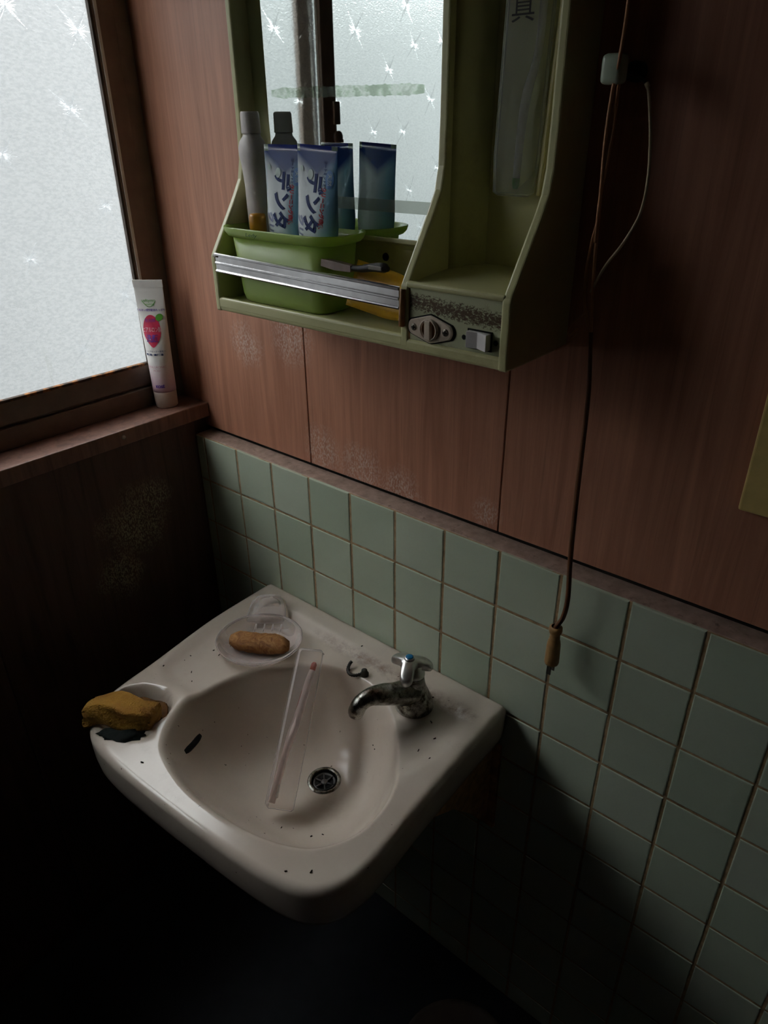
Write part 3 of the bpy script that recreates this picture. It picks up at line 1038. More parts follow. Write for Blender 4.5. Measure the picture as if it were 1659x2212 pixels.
case = thing('toothbrush_case', 'clear plastic toothbrush case leaning across the basin bowl', 'case', tuple(cb))
put('case_shell', loft([case_loop(0.0, 0.019, 0.006), case_loop(0.003, 0.0215, 0.0085), case_loop(cl * 0.5, 0.0220, 0.0092), case_loop(cl - 0.004, 0.0215, 0.009), case_loop(cl, 0.019, 0.006)]), MAT['clearcase'], case)
put('case_lip', join([sweep([cb + cax * 0.004 + cside * -0.0222 + cn * 0.0195, cb + cax * (cl - 0.004) + cside * -0.0218 + cn * 0.0195], 0.0008, 6)]), MAT['clearcase'], case)
MAT['brush'] = M('pale_pink_brush_plastic', (0.84, 0.66, 0.60), 0.35)
MAT['brushred'] = M('red_brush_plastic', (0.42, 0.07, 0.035), 0.4)
MAT['bristle'] = M('white_bristles', (0.70, 0.66, 0.60), 0.8)
tb = thing('toothbrush', 'pale pink toothbrush inside the clear case in the bowl', 'toothbrush', tuple(cb))


def cpt(t, s, n): return cb + cax * t + cside * s + cn * n


hp = smooth_path([cpt(0.008, -0.0145, 0.012), cpt(0.05, -0.011, 0.012), cpt(cl * 0.40, -0.006, 0.012), cpt(cl * 0.55, 0.000, 0.012), cpt(cl * 0.78, 0.006, 0.012), cpt(cl * 0.86, 0.009, 0.012)], 6)
put('handle', sweep(hp, lerp_list([(0, 0.0058), (0.3, 0.0060), (0.5, 0.0078), (0.75, 0.0062), (1, 0.0050)], len(hp)), 12), MAT['brush'], tb)
gp = smooth_path([cpt(cl * 0.40, -0.0095, 0.013), cpt(cl * 0.5, -0.0055, 0.0135), cpt(cl * 0.62, -0.002, 0.013), cpt(cl * 0.72, 0.001, 0.013)], 5)
put('grip', sweep(gp, 0.0030, 8), MAT['brushred'], tb, label='red rubber grip strip')
put('tip', sweep([cpt(cl * 0.855, 0.0088, 0.012), cpt(cl * 0.90, 0.0100, 0.012), cpt(cl * 0.915, 0.0102, 0.012)], [0.0048, 0.0052, 0.003], 12), MAT['brushred'], tb, label='red handle end')
put('bristles', join([box(-0.0045, 0.0045, -0.011, 0.011, 0, 0.007, 0.001)]), MAT['bristle'], tb, smooth=False)
bo = [o for o in tb.children if o.name.startswith('bristles')][0]
bo.matrix_parent_inverse = Matrix.Translation(-Vector(cb))
bo.matrix_basis = Matrix.Translation(cpt(0.026, -0.0100, 0.0095)) @ Matrix((cside, cax, cn)).transposed().to_4x4() @ Matrix.Scale(0.9, 4)

# dry flecks on the china
bm = bmesh.new()
rs4 = random.Random(9)
fl = [(0.150, -0.195), (0.158, -0.207), (0.166, -0.216), (0.148, -0.214), (0.163, -0.187), (0.128, -0.250), (0.118, -0.300), (0.165, -0.276), (0.185, -0.290), (0.31, -0.095), (0.312, -0.099),
      (0.56, -0.105), (0.585, -0.13), (0.605, -0.17), (0.58, -0.165), (0.470, -0.145), (0.478, -0.15), (0.50, -0.30), (0.49, -0.315), (0.54, -0.315), (0.445, -0.335), (0.60, -0.415), (0.575, -0.435), (0.28, -0.45), (0.53, -0.06), (0.355, -0.04)]
for x, y in fl:
    z = deck_z(x, y) + 0.0006
    L, w, a = rs4.uniform(0.0008, 0.0022), rs4.uniform(0.0004, 0.0007), rs4.uniform(0, 3.14)
    b2 = bmesh.new(); add_box(b2, -L, L, -w, w, -0.0008, 0.0009)
    mm = bpy.data.meshes.new('f'); b2.to_mesh(mm); b2.free()
    mm.transform(Matrix.Translation((x, y, z)) @ Matrix.Rotation(a, 4, 'Z'))
    bm.from_mesh(mm); bpy.data.meshes.remove(mm)
fo = put('dry_flecks', bm_mesh(bm), M('dark_dry_flecks', (0.03, 0.018, 0.012), 0.8), smooth=False)
tag(fo, 'tiny dark dry flecks scattered over the basin', 'debris', None, 'stuff')

# ------------------------------------------------------------------ mirror cabinet
def cab_mat():
    m, nt, b = new_mat('aged_pale_green_plastic')
    v = coords(nt)
    c = ramp(nt, noise(nt, v, 7, 5, 0.6), [(0.35, (0.55, 0.53, 0.27)), (0.68, (0.64, 0.61, 0.33))])
    c = mixc(nt, math_n(nt, 'MULTIPLY', ramp(nt, noise(nt, v, 14, 6, 0.7), [(0.55, 0), (0.76, 1)]), 0.55), c, (0.33, 0.25, 0.11))
    nt.links.new(c, b.inputs['Base Color'])
    b.inputs['Roughness'].default_value = 0.3
    return m


def plate_mat():
    m, nt, b = new_mat('worn_control_plate')
    v = coords(nt)
    c = mixc(nt, noise(nt, v, 20, 4), (0.46, 0.49, 0.31), (0.52, 0.52, 0.32))
    # corroded band whose edge breaks into flakes
    sep = nt.nodes.new('ShaderNodeSeparateXYZ')
    nt.links.new(v, sep.inputs[0])
    zc = math_n(nt, 'ADD', sep.outputs['Z'], math_n(nt, 'MULTIPLY', sep.outputs['X'], 0.06))
    dist = math_n(nt, 'ABSOLUTE', math_n(nt, 'SUBTRACT', zc, 0.3985))
    band = ramp(nt, math_n(nt, 'MULTIPLY', dist, 75.0), [(0.0, 1), (0.85, 0.7), (1.0, 0.0)])
    fl = noise(nt, coords(nt, (1, 1, 1.6)), 260, 5, 0.7, 0.6)
    f = ramp(nt, math_n(nt, 'MULTIPLY', band, fl), [(0.36, 0), (0.44, 1)])
    c = mixc(nt, f, c, (0.095, 0.055, 0.025))
    d2 = ramp(nt, noise(nt, v, 38, 6, 0.7), [(0.58, 0), (0.72, 1)])
    c = mixc(nt, math_n(nt, 'MULTIPLY', d2, 0.6), c, (0.24, 0.17, 0.09))
    nt.links.new(c, b.inputs['Base Color'])
    b.inputs['Roughness'].default_value = 0.42
    return m


MAT['cab'] = cab_mat()
MAT['plate'] = plate_mat()
MAT['mirror'] = M('silvered_mirror', (0.80, 0.86, 0.84), 0.015, 1.0, var=0.01, spec=0.5)
MAT['mirredge'] = M('mirror_backing', (0.09, 0.075, 0.05), 0.6)
MAT['alu'] = M('brushed_aluminium', (0.62, 0.61, 0.62), 0.27, 1.0, var=0.12, vscale=90)
MAT['ivory'] = M('ivory_bakelite', (0.66, 0.54, 0.43), 0.4, dirt=(0.2, 0.13, 0.08), dscale=60)
MAT['white'] = M('white_rocker', (0.72, 0.68, 0.66), 0.35)
MAT['brown'] = M('brown_varnish_tape', (0.30, 0.135, 0.045), 0.35, var=0.4, vscale=70)
MAT['screw'] = M('dull_screw', (0.35, 0.31, 0.25), 0.4, 0.8)

CX0, CX1, CD0, CD1 = 0.140, 0.652, 0.499, 0.511
CB, CT = 0.306, 1.02
PROF = [(-0.1115, CB), (-0.1115, 0.385), (-0.106, 0.394), (-0.060, 0.463), (-0.047, 0.485), (-0.0415, 0.51), (-0.040, 0.56), (-0.040, CT), (WOODY - 0.001, CT), (WOODY - 0.001, CB)]
cab = thing('mirror_cabinet', 'pale green moulded plastic mirror cabinet on the wood panelled wall', 'cabinet', (0.396, WOODY, CB))
put('side_panel', prism(PROF, 'x', CX0, CX0 + 0.011, 0.003, 3), MAT['cab'], cab, smooth=False)
put('side_panel', prism(PROF, 'x', CX1 - 0.012, CX1, 0.003, 3), MAT['cab'], cab, smooth=False)
DPROF = [(-0.1108, CB + 0.004), (-0.1108, 0.385), (-0.105, 0.394), (-0.060, 0.463), (-0.047, 0.485), (-0.0415, 0.51), (-0.040, 0.56), (-0.040, CT - 0.003), (0.02, CT - 0.003), (0.02, CB + 0.004)]
put('divider', prism(DPROF, 'x', CD0, CD1, 0.003, 3), MAT['cab'], cab, smooth=False)
put('bottom_shelf', box(CX0 + 0.002, CX1 - 0.002, -0.1105, WOODY - 0.0015, CB + 0.0003, 0.322, 0.004, 3), MAT['cab'], cab, smooth=False)
put('shelf_lip', box(CX0 + 0.005, CD0 + 0.004, -0.1110, -0.1015, 0.310, 0.3265, 0.0035, 3), MAT['cab'], cab, smooth=False)
put('back_panel', prism([(0.001, 0.318), (0.001, 0.404), (-0.004, 0.410), (-0.0132, 0.414), (-0.0132, 0.4195), (-0.0085, 0.4205), (-0.0085, CT - 0.004), (0.02, CT - 0.004), (0.02, 0.318)], 'x', CX0 + 0.008, CD0 + 0.002, 0.0008, 2), MAT['cab'], cab, smooth=False)
put('back_panel', prism([(0.012, 0.39), (0.012, CT - 0.004), (0.022, CT - 0.004), (0.022, 0.39)], 'x', CD1 - 0.002, CX1 - 0.006), MAT['cab'], cab, smooth=False)
# curved inner flank at the left of the right hand recess
put('recess_flank', prism([(CD1 - 0.003, -0.034), (CD1 + 0.006, -0.022), (CD1 + 0.014, -0.004), (CD1 + 0.028, 0.0125), (CD1 - 0.003, 0.0125)], 'z', 0.392, CT - 0.006), MAT['cab'], cab)
put('top_panel', box(CX0 + 0.002, CX1 - 0.002, -0.039, WOODY - 0.002, CT - 0.012, CT - 0.001, 0.002), MAT['cab'], cab, smooth=False)
# control box in the lower right corner
put('control_box', prism([(-0.1060, 0.318), (-0.1060, 0.3845), (-0.1000, 0.3885), (0.014, 0.397), (0.014, 0.318)], 'x', CD1 - 0.003, CX1 - 0.010, 0.002, 2), MAT['cab'], cab, smooth=False)
put('box_lip', box(CD1 - 0.004, CX1 - 0.008, -0.1110, -0.1035, 0.3825, 0.3905, 0.003, 3), MAT['cab'], cab, smooth=False)
plate = put('control_plate', box(CD1 - 0.001, CX1 - 0.0105, -0.1082, -0.1055, 0.3215, 0.383, 0.0006, 1), MAT['plate'], cab, smooth=False, label='worn control plate with brown corroded band')
# outlet
OX, OZ = 0.5445, 0.3385
def lens(w, h, n=10):
    pts = []
    for sx in (1, -1):
        for k in range(n + 1):
            a = math.radians(-60 + 120 * k / n)
            pts.append((OX + sx * (w - h * 0.50 + h * 0.50 * math.cos(a)), OZ + sx * h * 0.58 * math.sin(a)))
    top = []
    return pts


def lens_loop(k, y):
    base_ = lens(0.0325, 0.0165)
    # bulge in the middle, over the socket
    top = [(OX + 0.0145 * math.cos(math.radians(a)), OZ + 0.0165 * math.sin(math.radians(a))) for a in (65, 90, 115)]
    bot = [(OX + 0.0145 * math.cos(math.radians(a)), OZ + 0.0165 * math.sin(math.radians(a))) for a in (245, 270, 295)]
    pts = base_[:11] + top + base_[11:] + bot
    return [Vector((OX + (x - OX) * k, y, OZ + (z - OZ) * k)) for x, z in pts]


outl = put('outlet_surround', loft([lens_loop(1.10, -0.1078), lens_loop(1.10, -0.1090), lens_loop(1.0, -0.1092)]), MAT['hole'], cab, smooth=False)
ofp = put('outlet_plate', loft([lens_loop(1.0, -0.1085), lens_loop(1.0, -0.1108), lens_loop(0.94, -0.1118)]), MAT['ivory'], cab, smooth=False, label='ivory oval outlet plate')
put('socket_ring', lathe([(0.0132, 0.0), (0.0132, 0.003), (0.0122, 0.0042), (0.0110, 0.0042), (0.0108, 0.001)], (OX, -0.1115, OZ), 32, (0, -1, 0), caps=False), MAT['ivory'], cab)
put('socket_hole', lathe([(0.0001, 0.0), (0.0110, 0.0)], (OX, -0.1122, OZ), 32, (0, -1, 0), caps=False), MAT['brown'], cab)
put('socket_key', box(OX - 0.0042, OX + 0.0042, -0.1175, -0.112, OZ - 0.0112, OZ + 0.0112, 0.001), MAT['ivory'], cab, smooth=False)
for sx in (-1, 1):
    scr = put('screw', lathe([(0.0045, 0.0), (0.0042, 0.0010), (0.002, 0.0016), (0.0001, 0.0017)], (OX + sx * 0.0232, -0.1115, OZ), 16, (0, -1, 0)), MAT['screw'], cab)
    put('screw_slot', join([box(OX + sx * 0.0232 - 0.0026, OX + sx * 0.0232 + 0.0026, -0.1138, -0.1126, OZ - 0.0006, OZ + 0.0006), box(OX + sx * 0.0232 - 0.0006, OX + sx * 0.0232 + 0.0006, -0.1138, -0.1126, OZ - 0.0026, OZ + 0.0026)]), MAT['hole'], scr, smooth=False)
# rocker switch
SX0, SX1, SZ0, SZ1 = 0.5975, 0.6285, 0.3265, 0.3470
put('switch_frame', box(SX0 - 0.001, SX1 + 0.001, -0.1092, -0.1075, SZ0 - 0.001, SZ1 + 0.001), MAT['hole'], cab, smooth=False)
put('switch_rocker', prism([(SX0 + 0.0008, -0.1085), (SX0 + 0.0008, -0.1155), ((SX0 + SX1) / 2 - 0.001, -0.1125), (SX1 - 0.0008, -0.1190), (SX1 - 0.0008, -0.1085)], 'z', SZ0 + 0.0008, SZ1 - 0.0008, 0.0005, 1), MAT['white'], cab, smooth=False)
for x, z in ((SX0 - 0.0062, 0.3365), (SX1 + 0.0055, 0.3365)):
    put('mount_hole', lathe([(0.0001, 0.0007), (0.0026, 0.0006), (0.0032, 0.0)], (x, -0.1081, z), 14, (0, -1, 0)), MAT['hole'], cab)
put('tape_strip', join([sweep(smooth_path([(0.5045, -0.1125, 0.3805), (0.5048, -0.1135, 0.365), (0.5040, -0.1135, 0.350), (0.5030, -0.1125, 0.337)], 5), [0.0035] * 4 + [0.004] * 8 + [0.0042] * 4, 10)]), MAT['brown'], cab, label='brown varnished strip at the rail end')
put('back_screw', lathe([(0.0055, 0.0), (0.0052, 0.0015), (0.003, 0.002), (0.0001, 0.0021)], (0.384, 0.0012, 0.392), 16, (0, -1, 0)), MAT['hole'], cab)
put('box_seam_left', box(CD1 - 0.0015, CD1 + 0.0015, -0.1088, -0.107, 0.322, 0.382), MAT['brown'], cab, smooth=False)
# mirror
MY = -0.012
mir = put('mirror', box(CX0 + 0.012, CD0 - 0.0005, MY, -0.0085, 0.4190, CT - 0.015), MAT['mirror'], cab, smooth=False, label='mirror with old tape marks')
WORLD_LOC[mir.name] = Vector((0, 0, 0))
put('mirror_edge', box(CX0 + 0.0115, CD0 - 0.0002, MY - 0.0006, MY + 0.003, 0.4165, 0.4188), MAT['mirredge'], cab, smooth=False)


def residue_mat():
    m, nt, b = new_mat('tape_residue')
    v = coords(nt)
    n = noise(nt, v, 60, 4, 0.6)
    b.inputs['Base Color'].default_value = (0.62, 0.68, 0.58, 1)
    b.inputs['Roughness'].default_value = 0.8
    tr = nt.nodes.new('ShaderNodeBsdfTransparent')
    nt.links.new(ramp(nt, n, [(0.38, (0.86, 0.90, 0.84)), (0.47, (0.98, 1.0, 0.97)), (0.55, (0.78, 0.84, 0.76))]), tr.inputs['Color'])
    mx = nt.nodes.new('ShaderNodeMixShader')
    nt.links.new(ramp(nt, n, [(0.40, 0.14), (0.52, 0.05), (0.60, 0.14)]), mx.inputs[0])
    nt.links.new(tr.outputs[0], mx.inputs[1]); nt.links.new(b.outputs[0], mx.inputs[2])
    nt.links.new(mx.outputs[0], nt.nodes['Material Output'].inputs['Surface'])
    return m


MAT['residue'] = residue_mat()
# ragged strip of old adhesive across the mirror
rs5 = random.Random(4)
N = 70
loopf = []
for k in range(N + 1):
    t = k / N
    x = 0.190 + t * (0.456 - 0.190)
    zc = 0.5925 - 0.003 * t
    h = 0.0068 * (0.9 + rs5.uniform(-.14, .14)) * (1 if 0.03 < t < 0.97 else 0.75)
    loopf.append((x, zc - h, zc + h))
v, f = [], []
for y in (MY - 0.0004, MY - 0.0009):
    for x, a, b in loopf: v += [(x, y, a), (x, y, b)]
m_ = 2 * (N + 1)
for k in range(N):
    a = 2 * k
    f += [(m_ + a, m_ + a + 2, m_ + a + 3, m_ + a + 1)]
put('tape_residue', py_mesh(v, f, recalc=False), MAT['residue'], cab, smooth=False, label='greyish tape residue band on the mirror')
MAT['film'] = thin_plastic('yellowed_tape_film', (0.85, 0.87, 0.83), 0.88, 0.4)
put('tape_film', box(0.300, 0.478, MY - 0.0008, MY - 0.0003, 0.4515, 0.4665), MAT['film'], cab, smooth=False, label='clear strip of tape on the mirror')

# aluminium guard rail with rolled ridges
RP = [(-0.1122, 0.0000), (-0.1140, 0.0006), (-0.1148, 0.0022), (-0.1138, 0.0036), (-0.1128, 0.0042), (-0.1128, 0.0112), (-0.1146, 0.0124), (-0.1146, 0.0140), (-0.1128, 0.0152), (-0.1128, 0.0228), (-0.1148, 0.0240), (-0.1150, 0.0262), (-0.1132, 0.0272), (-0.1108, 0.0272), (-0.1108, 0.0)]
railA, railB = 0.1535, 0.4985
rs_ = []
for x, z0 in ((railA, 0.3635), (railB, 0.3555)):
    rs_.append([Vector((x, y, z0 + z)) for y, z in RP])
put('guard_rail', loft(rs_), MAT['alu'], cab, smooth=False, label='aluminium guard rail across the shelf')
put('rail_pin', sweep([(CX0 + 0.008, -0.111, 0.386), (CX0 + 0.020, -0.111, 0.386)], 0.0025, 8), MAT['screw'], cab)

# small hook ring at the top of the right recess
hk = thing('hook_ring', 'small copper coloured ring hanging by the cabinet divider top', 'ring', (0.520, -0.030, 0.69))
rg = [(0.5225 + 0.011 * math.cos(t * 2 * math.pi / 24), -0.040, 0.681 + 0.011 * math.sin(t * 2 * math.pi / 24)) for t in range(25)]
put('ring', sweep(rg, 0.0017, 8, ref=Vector((0, 1, 0))), M('copper_wire', (0.55, 0.30, 0.16), 0.3, 0.9), hk)
put('screw_eye', sweep([(0.5085, -0.040, 0.692), (0.522, -0.040, 0.692)], 0.0014, 8), MAT['screw'], hk)

# ------------------------------------------------------------------ things on the cabinet shelf
def rr3(cx, cy, w, d, r, z, n=6):
    return [Vector((cx + x, cy + y, z)) for x, y in rrect(w, d, r, n)]


def bin_mat():
    m, nt, b = new_mat('lime_green_plastic')
    b.inputs['Base Color'].default_value = (0.56, 0.70, 0.22, 1)
    b.inputs['Roughness'].default_value = 0.28
    tl = nd(nt, 'ShaderNodeBsdfTranslucent', Color=(0.60, 0.78, 0.20, 1))
    mx = nt.nodes.new('ShaderNodeMixShader'); mx.inputs[0].default_value = 0.4
    nt.links.new(b.outputs[0], mx.inputs[1]); nt.links.new(tl.outputs[0], mx.inputs[2])
    nt.links.new(mx.outputs[0], nt.nodes['Material Output'].inputs['Surface'])
    return m


MAT['bin'] = bin_mat()
BX, BY, BZ = 0.263, -0.0585, 0.3223
binn = thing('plastic_bin', 'lime green plastic bin standing on the cabinet shelf behind the rail', 'bin', (BX, BY, BZ))
put('bin_body', loft([rr3(BX, BY, 0.080, 0.030, 0.018, BZ), rr3(BX, BY, 0.086, 0.034, 0.022, BZ + 0.003), rr3(BX, BY, 0.090, 0.036, 0.024, BZ + 0.012), rr3(BX, BY, 0.0985, 0.0405, 0.026, BZ + 0.092),
                      rr3(BX, BY, 0.0965, 0.0385, 0.024, BZ + 0.092), rr3(BX, BY, 0.088, 0.034, 0.022, BZ + 0.012), rr3(BX, BY, 0.084, 0.032, 0.020, BZ + 0.005)]), MAT['bin'], binn)
put('bin_rim', loft([rr3(BX, BY, 0.098, 0.040, 0.026, BZ + 0.090), rr3(BX, BY, 0.106, 0.0455, 0.032, BZ + 0.0925), rr3(BX, BY, 0.1115, 0.0478, 0.035, BZ + 0.097), rr3(BX, BY, 0.1145, 0.0490, 0.037, BZ + 0.1025), rr3(BX, BY, 0.1140, 0.0485, 0.036, BZ + 0.1045),
                     rr3(BX, BY, 0.110, 0.046, 0.034, BZ + 0.1025), rr3(BX, BY, 0.104, 0.0435, 0.030, BZ + 0.0975), rr3(BX, BY, 0.0965, 0.0385, 0.024, BZ + 0.0935)], closed=True), MAT['bin'], binn)
put('pen_mark', text_mesh('Ledy', 0.0125, lambda u, v: Vector((0.232 + u, BY - 0.0492 + 0.001 * 0 + (-0.0010), BZ + 0.0975 + v * 0.55)), shear=0.2), M('green_pen', (0.02, 0.12, 0.03), 0.6), binn, smooth=False)


def tp_mat(k):
    m, nt, b = new_mat('printed_toothpaste_film')
    tc = nt.nodes.new('ShaderNodeTexCoord')
    sep = nt.nodes.new('ShaderNodeSeparateXYZ')
    nt.links.new(tc.outputs['Generated'], sep.inputs[0])
    # white front washing to light blue towards the right edge, dark blue shoulder at the crimped top
    c = ramp(nt, sep.outputs['X'], [(0.0, (0.40, 0.52, 0.60)), (0.12, (0.66, 0.70, 0.71)), (0.55, (0.62, 0.70, 0.75)), (0.80, (0.26, 0.46, 0.60)), (1.0, (0.04, 0.13, 0.26))])
    mp = nt.nodes.new('ShaderNodeMapping')
    mp.inputs['Scale'].default_value = (1, 1, 1)
    w = math_n(nt, 'ADD', sep.outputs['Z'], math_n(nt, 'MULTIPLY', math_n(nt, 'ABSOLUTE', math_n(nt, 'SUBTRACT', sep.outputs['X'], 0.55)), -0.28))
    nt.links.new(c, b.inputs['Base Color'])
    top = ramp(nt, w, [(0.74, 0), (0.82, 1)])
    c = mixc(nt, top, c, (0.02, 0.06, 0.24))
    crimp = math_n(nt, 'GREATER_THAN', sep.outputs['Z'], 0.955)
    ends = math_n(nt, 'GREATER_THAN', math_n(nt, 'ABSOLUTE', math_n(nt, 'SUBTRACT', sep.outputs['X'], 0.5)), 0.37)
    c = mixc(nt, crimp, c, (0.015, 0.03, 0.19))
    c = mixc(nt, math_n(nt, 'MULTIPLY', ends, crimp), c, (0.18, 0.24, 0.20))
    nt.links.new(c, b.inputs['Base Color'])
    b.inputs['Roughness'].default_value = 0.2
    return m


MAT['tpaste'] = tp_mat(0)
MAT['ink_blue'] = M('dark_blue_print', (0.006, 0.025, 0.13), 0.5, spec=0.2)
MAT['ink_red'] = M('red_print', (0.50, 0.03, 0.04), 0.3)
MAT['ink_silver'] = M('silver_print', (0.22, 0.24, 0.36), 0.3, 0.3)
MAT['ink_pale'] = M('pale_blue_print', (0.12, 0.26, 0.55), 0.3)
MAT['dot'] = M('pale_bead_print', (0.55, 0.66, 0.62), 0.3)
MAT['capwhite'] = M('white_cap_plastic', (0.68, 0.65, 0.62), 0.4)


def toothpaste(x, y, zt, lean, label, rz):
    zb = BZ + 0.006
    H = zt - zb
    W = 0.0345
    rot = Matrix.Rotation(rz, 4, 'Z') @ Matrix.Rotation(lean, 4, 'Y')
    T = Matrix.Translation((x, y, zb)) @ rot

    def half(t):   # half thickness by height 0..1
        return 0.0155 * (1 - sm(t, 0.35, 0.95)) + 0.0008

    def hw(t):
        return 0.018 + (W - 0.018) * sm(t, 0.0, 0.5)

    def surf(u, h):
        t = max(0.0, min(1.0, (h - 0.022) / (H - 0.022)))
        w = hw(t)
        k = max(0.0, 1 - min(1, abs(u) / w) ** 2.4)
        return T @ Vector((u, -half(t) * k ** 0.6 - 0.0005, h))
    secs = []
    for i in range(22):
        t = i / 21
        hh, w = half(t), hw(t)
        loop = []
        for k in range(40):
            th = 2 * math.pi * k / 40
            u = w * math.copysign(abs(math.cos(th)) ** 0.9, math.cos(th))
            kk = max(0.0, 1 - (abs(u) / w) ** 2.4) ** 0.6
            loop.append(T @ Vector((u, math.copysign(1, -math.sin(th)) * hh * kk if abs(math.sin(th)) > 1e-6 else 0.0, 0.022 + t * (H - 0.022))))
        secs.append(loop)
    root = thing('toothpaste_tube', label, 'toothpaste', (x, y, zb), 'toothpaste tubes in the green bin')
    put('tube_body', loft(secs), MAT['tpaste'], root)
    put('cap', lathe([(0.0135, 0.0), (0.0145, 0.003), (0.0145, 0.018), (0.012, 0.024)], T @ Vector((0, 0, 0)), 24), MAT['capwhite'], root)
    # lettering runs down the tube, heads to the right
    def dn(cu, ch):
        return lambda a, b: surf(cu + b, ch - a * 0.80)
    put('print_name', text_mesh('デンタ', 0.0305, dn(-0.003, H - 0.068), extra=0.0013), MAT['ink_blue'], root, smooth=False)
    put('print_subname', text_mesh('クリアMAX', 0.017, dn(-0.0215, H - 0.082), align='LEFT', shear=0.15, extra=0.0009), MAT['ink_silver'], root, smooth=False)
    put('print_red', text_mesh('クリーニング歯磨', 0.0078, dn(0.0155, H - 0.072), extra=0.0004), MAT['ink_red'], root, smooth=False)
    put('print_line', text_mesh('コートミントヒリ', 0.0056, dn(0.0155, H - 0.034), extra=0.0002), MAT['ink_blue'], root, smooth=False)
    put('print_badge', disc_mesh([(0.0235 + 0.0065 * math.cos(a * math.pi / 10), H - 0.038 + 0.011 * math.sin(a * math.pi / 10)) for a in range(20)], lambda u, h: surf(u, h) + T.to_3x3() @ Vector((0, -0.0003, 0))), MAT['ink_pale'], root)
    put('print_badge_text', text_mesh('天然', 0.0075, lambda a, b: surf(0.0235 + b, H - 0.038 - a) + T.to_3x3() @ Vector((0, -0.0006, 0))), MAT['dot'], root, smooth=False)
    for cu, ch, r in ((-0.009, H - 0.034, 0.0048), (-0.025, H - 0.028, 0.0028)):
        put('print_bead', disc_mesh([(cu + r * math.cos(a * math.pi / 8), ch + 1.3 * r * math.sin(a * math.pi / 8)) for a in range(16)], lambda u, h: surf(u, h) + T.to_3x3() @ Vector((0, -0.0003, 0))), MAT['dot'], root)
    return root


toothpaste(0.3215, -0.0715, 0.531, math.radians(3.0), 'blue and white toothpaste tube, the front right one in the green bin', math.radians(2))
toothpaste(0.2590, -0.0640, 0.531, math.radians(0.8), 'blue and white toothpaste tube, the left one beside the white bottle', math.radians(6))

# white bottle behind them
MAT['bottle'] = M('milky_white_bottle', (0.60, 0.55, 0.52), 0.35, sss=0.2)
bt = thing('white_bottle', 'milky white squeeze bottle with a plain cap in the green bin', 'bottle', (0.1765, -0.043, BZ + 0.006))
bx, by, bz = 0.1775, -0.0430, BZ + 0.006


def bl(w, d, z):
    return [Vector((bx + w * math.copysign(abs(math.cos(t * math.pi / 18)) ** 0.85, math.cos(t * math.pi / 18)) + 0.030 * (bz - z + 0.1) * 0.5, by + d * math.copysign(abs(math.sin(t * math.pi / 18)) ** 0.85, math.sin(t * math.pi / 18)), z)) for t in range(36)]


put('bottle_body', loft([bl(0.014, 0.012, bz), bl(0.0165, 0.0145, bz + 0.004), bl(0.0165, 0.0145, bz + 0.150), bl(0.0180, 0.0165, bz + 0.176), bl(0.0210, 0.0175, bz + 0.188), bl(0.0215, 0.0175, bz + 0.197), bl(0.0185, 0.0160, bz + 0.205), bl(0.0125, 0.0120, bz + 0.212), bl(0.0115, 0.0115, bz + 0.216)]), MAT['bottle'], bt)
put('cap', loft([bl(0.0128, 0.0128, bz + 0.2155), bl(0.0130, 0.0130, bz + 0.217), bl(0.0124, 0.0124, bz + 0.240), bl(0.0112, 0.0112, bz + 0.2425)]), MAT['bottle'], bt)
# small container with an orange cap at the front left of the bin
MAT['orange'] = M('orange_cap', (0.62, 0.27, 0.02), 0.35)
oc_ = thing('orange_capped_tube', 'small tube with an orange cap at the front left of the green bin', 'tube', (0.2130, -0.0770, BZ + 0.006))
put('tube_body', lathe([(0.010, 0.0), (0.0115, 0.004), (0.0115, 0.088), (0.009, 0.093)], (0.2130, -0.0770, BZ + 0.006), 24), MAT['capwhite'], oc_)
put('cap', lathe([(0.0120, 0.0), (0.0120, 0.024), (0.0105, 0.0275), (0.0001, 0.0285)], (0.2130, -0.0770, BZ + 0.094), 24), MAT['orange'], oc_)

# yellow packet and black razor on the shelf
MAT['yellow'] = M('yellow_packet_film', (0.70, 0.38, 0.02), 0.3, var=0.15)
bm = bmesh.new()
bmesh.ops.create_cube(bm, size=1.0)
bmesh.ops.subdivide_edges(bm, edges=bm.edges[:], cuts=9, use_grid_fill=True)
for v in bm.verts:
    x, y, z = v.co
    e = max(0.0, 1 - (2 * abs(x)) ** 2.5) ** 0.5 * max(0.0, 1 - (2 * abs(z)) ** 2.5) ** 0.5
    v.co = (x * 0.108, y * 0.022 * max(e, 0.06) - 0.020 * (2 * x) ** 2 * 0.4, z * 0.060 * (1 - 0.35 * max(0, 2 * x) ** 2 + 0.0 * z))
me = bm_mesh(bm)
me.transform(Matrix.Translation((0.437, -0.062, 0.3585)) @ Matrix.Rotation(math.radians(8), 4, 'Y') @ Matrix.Rotation(math.radians(-18), 4, 'X'))
o = put('yellow_packet', me, MAT['yellow'])
tag(o, 'curled yellow plastic packet behind the aluminium rail', 'packet')
rz_ = thing('razor', 'black and grey disposable razor lying on the yellow packet', 'razor', (0.40, -0.080, 0.385))
MAT['greyblade'] = M('grey_pink_blade_sleeve', (0.30, 0.22, 0.20), 0.35, var=0.3, vscale=50)
put('sleeve', loft([[Vector((x, -0.088 + d * y, z + h * k)) for y, k in ((-1, -1), (1, -1), (1, 1), (-1, 1))] for x, z, d, h in ((0.325, 0.3955, 0.002, 0.0015), (0.345, 0.3940, 0.004, 0.0045), (0.375, 0.3915, 0.005, 0.0055), (0.402, 0.3905, 0.0045, 0.0040))]), MAT['greyblade'], rz_, smooth=False)
hp = smooth_path([(0.398, -0.088, 0.3910), (0.415, -0.088, 0.3915), (0.435, -0.088, 0.3950), (0.452, -0.088, 0.3965), (0.462, -0.088, 0.3955)], 5)
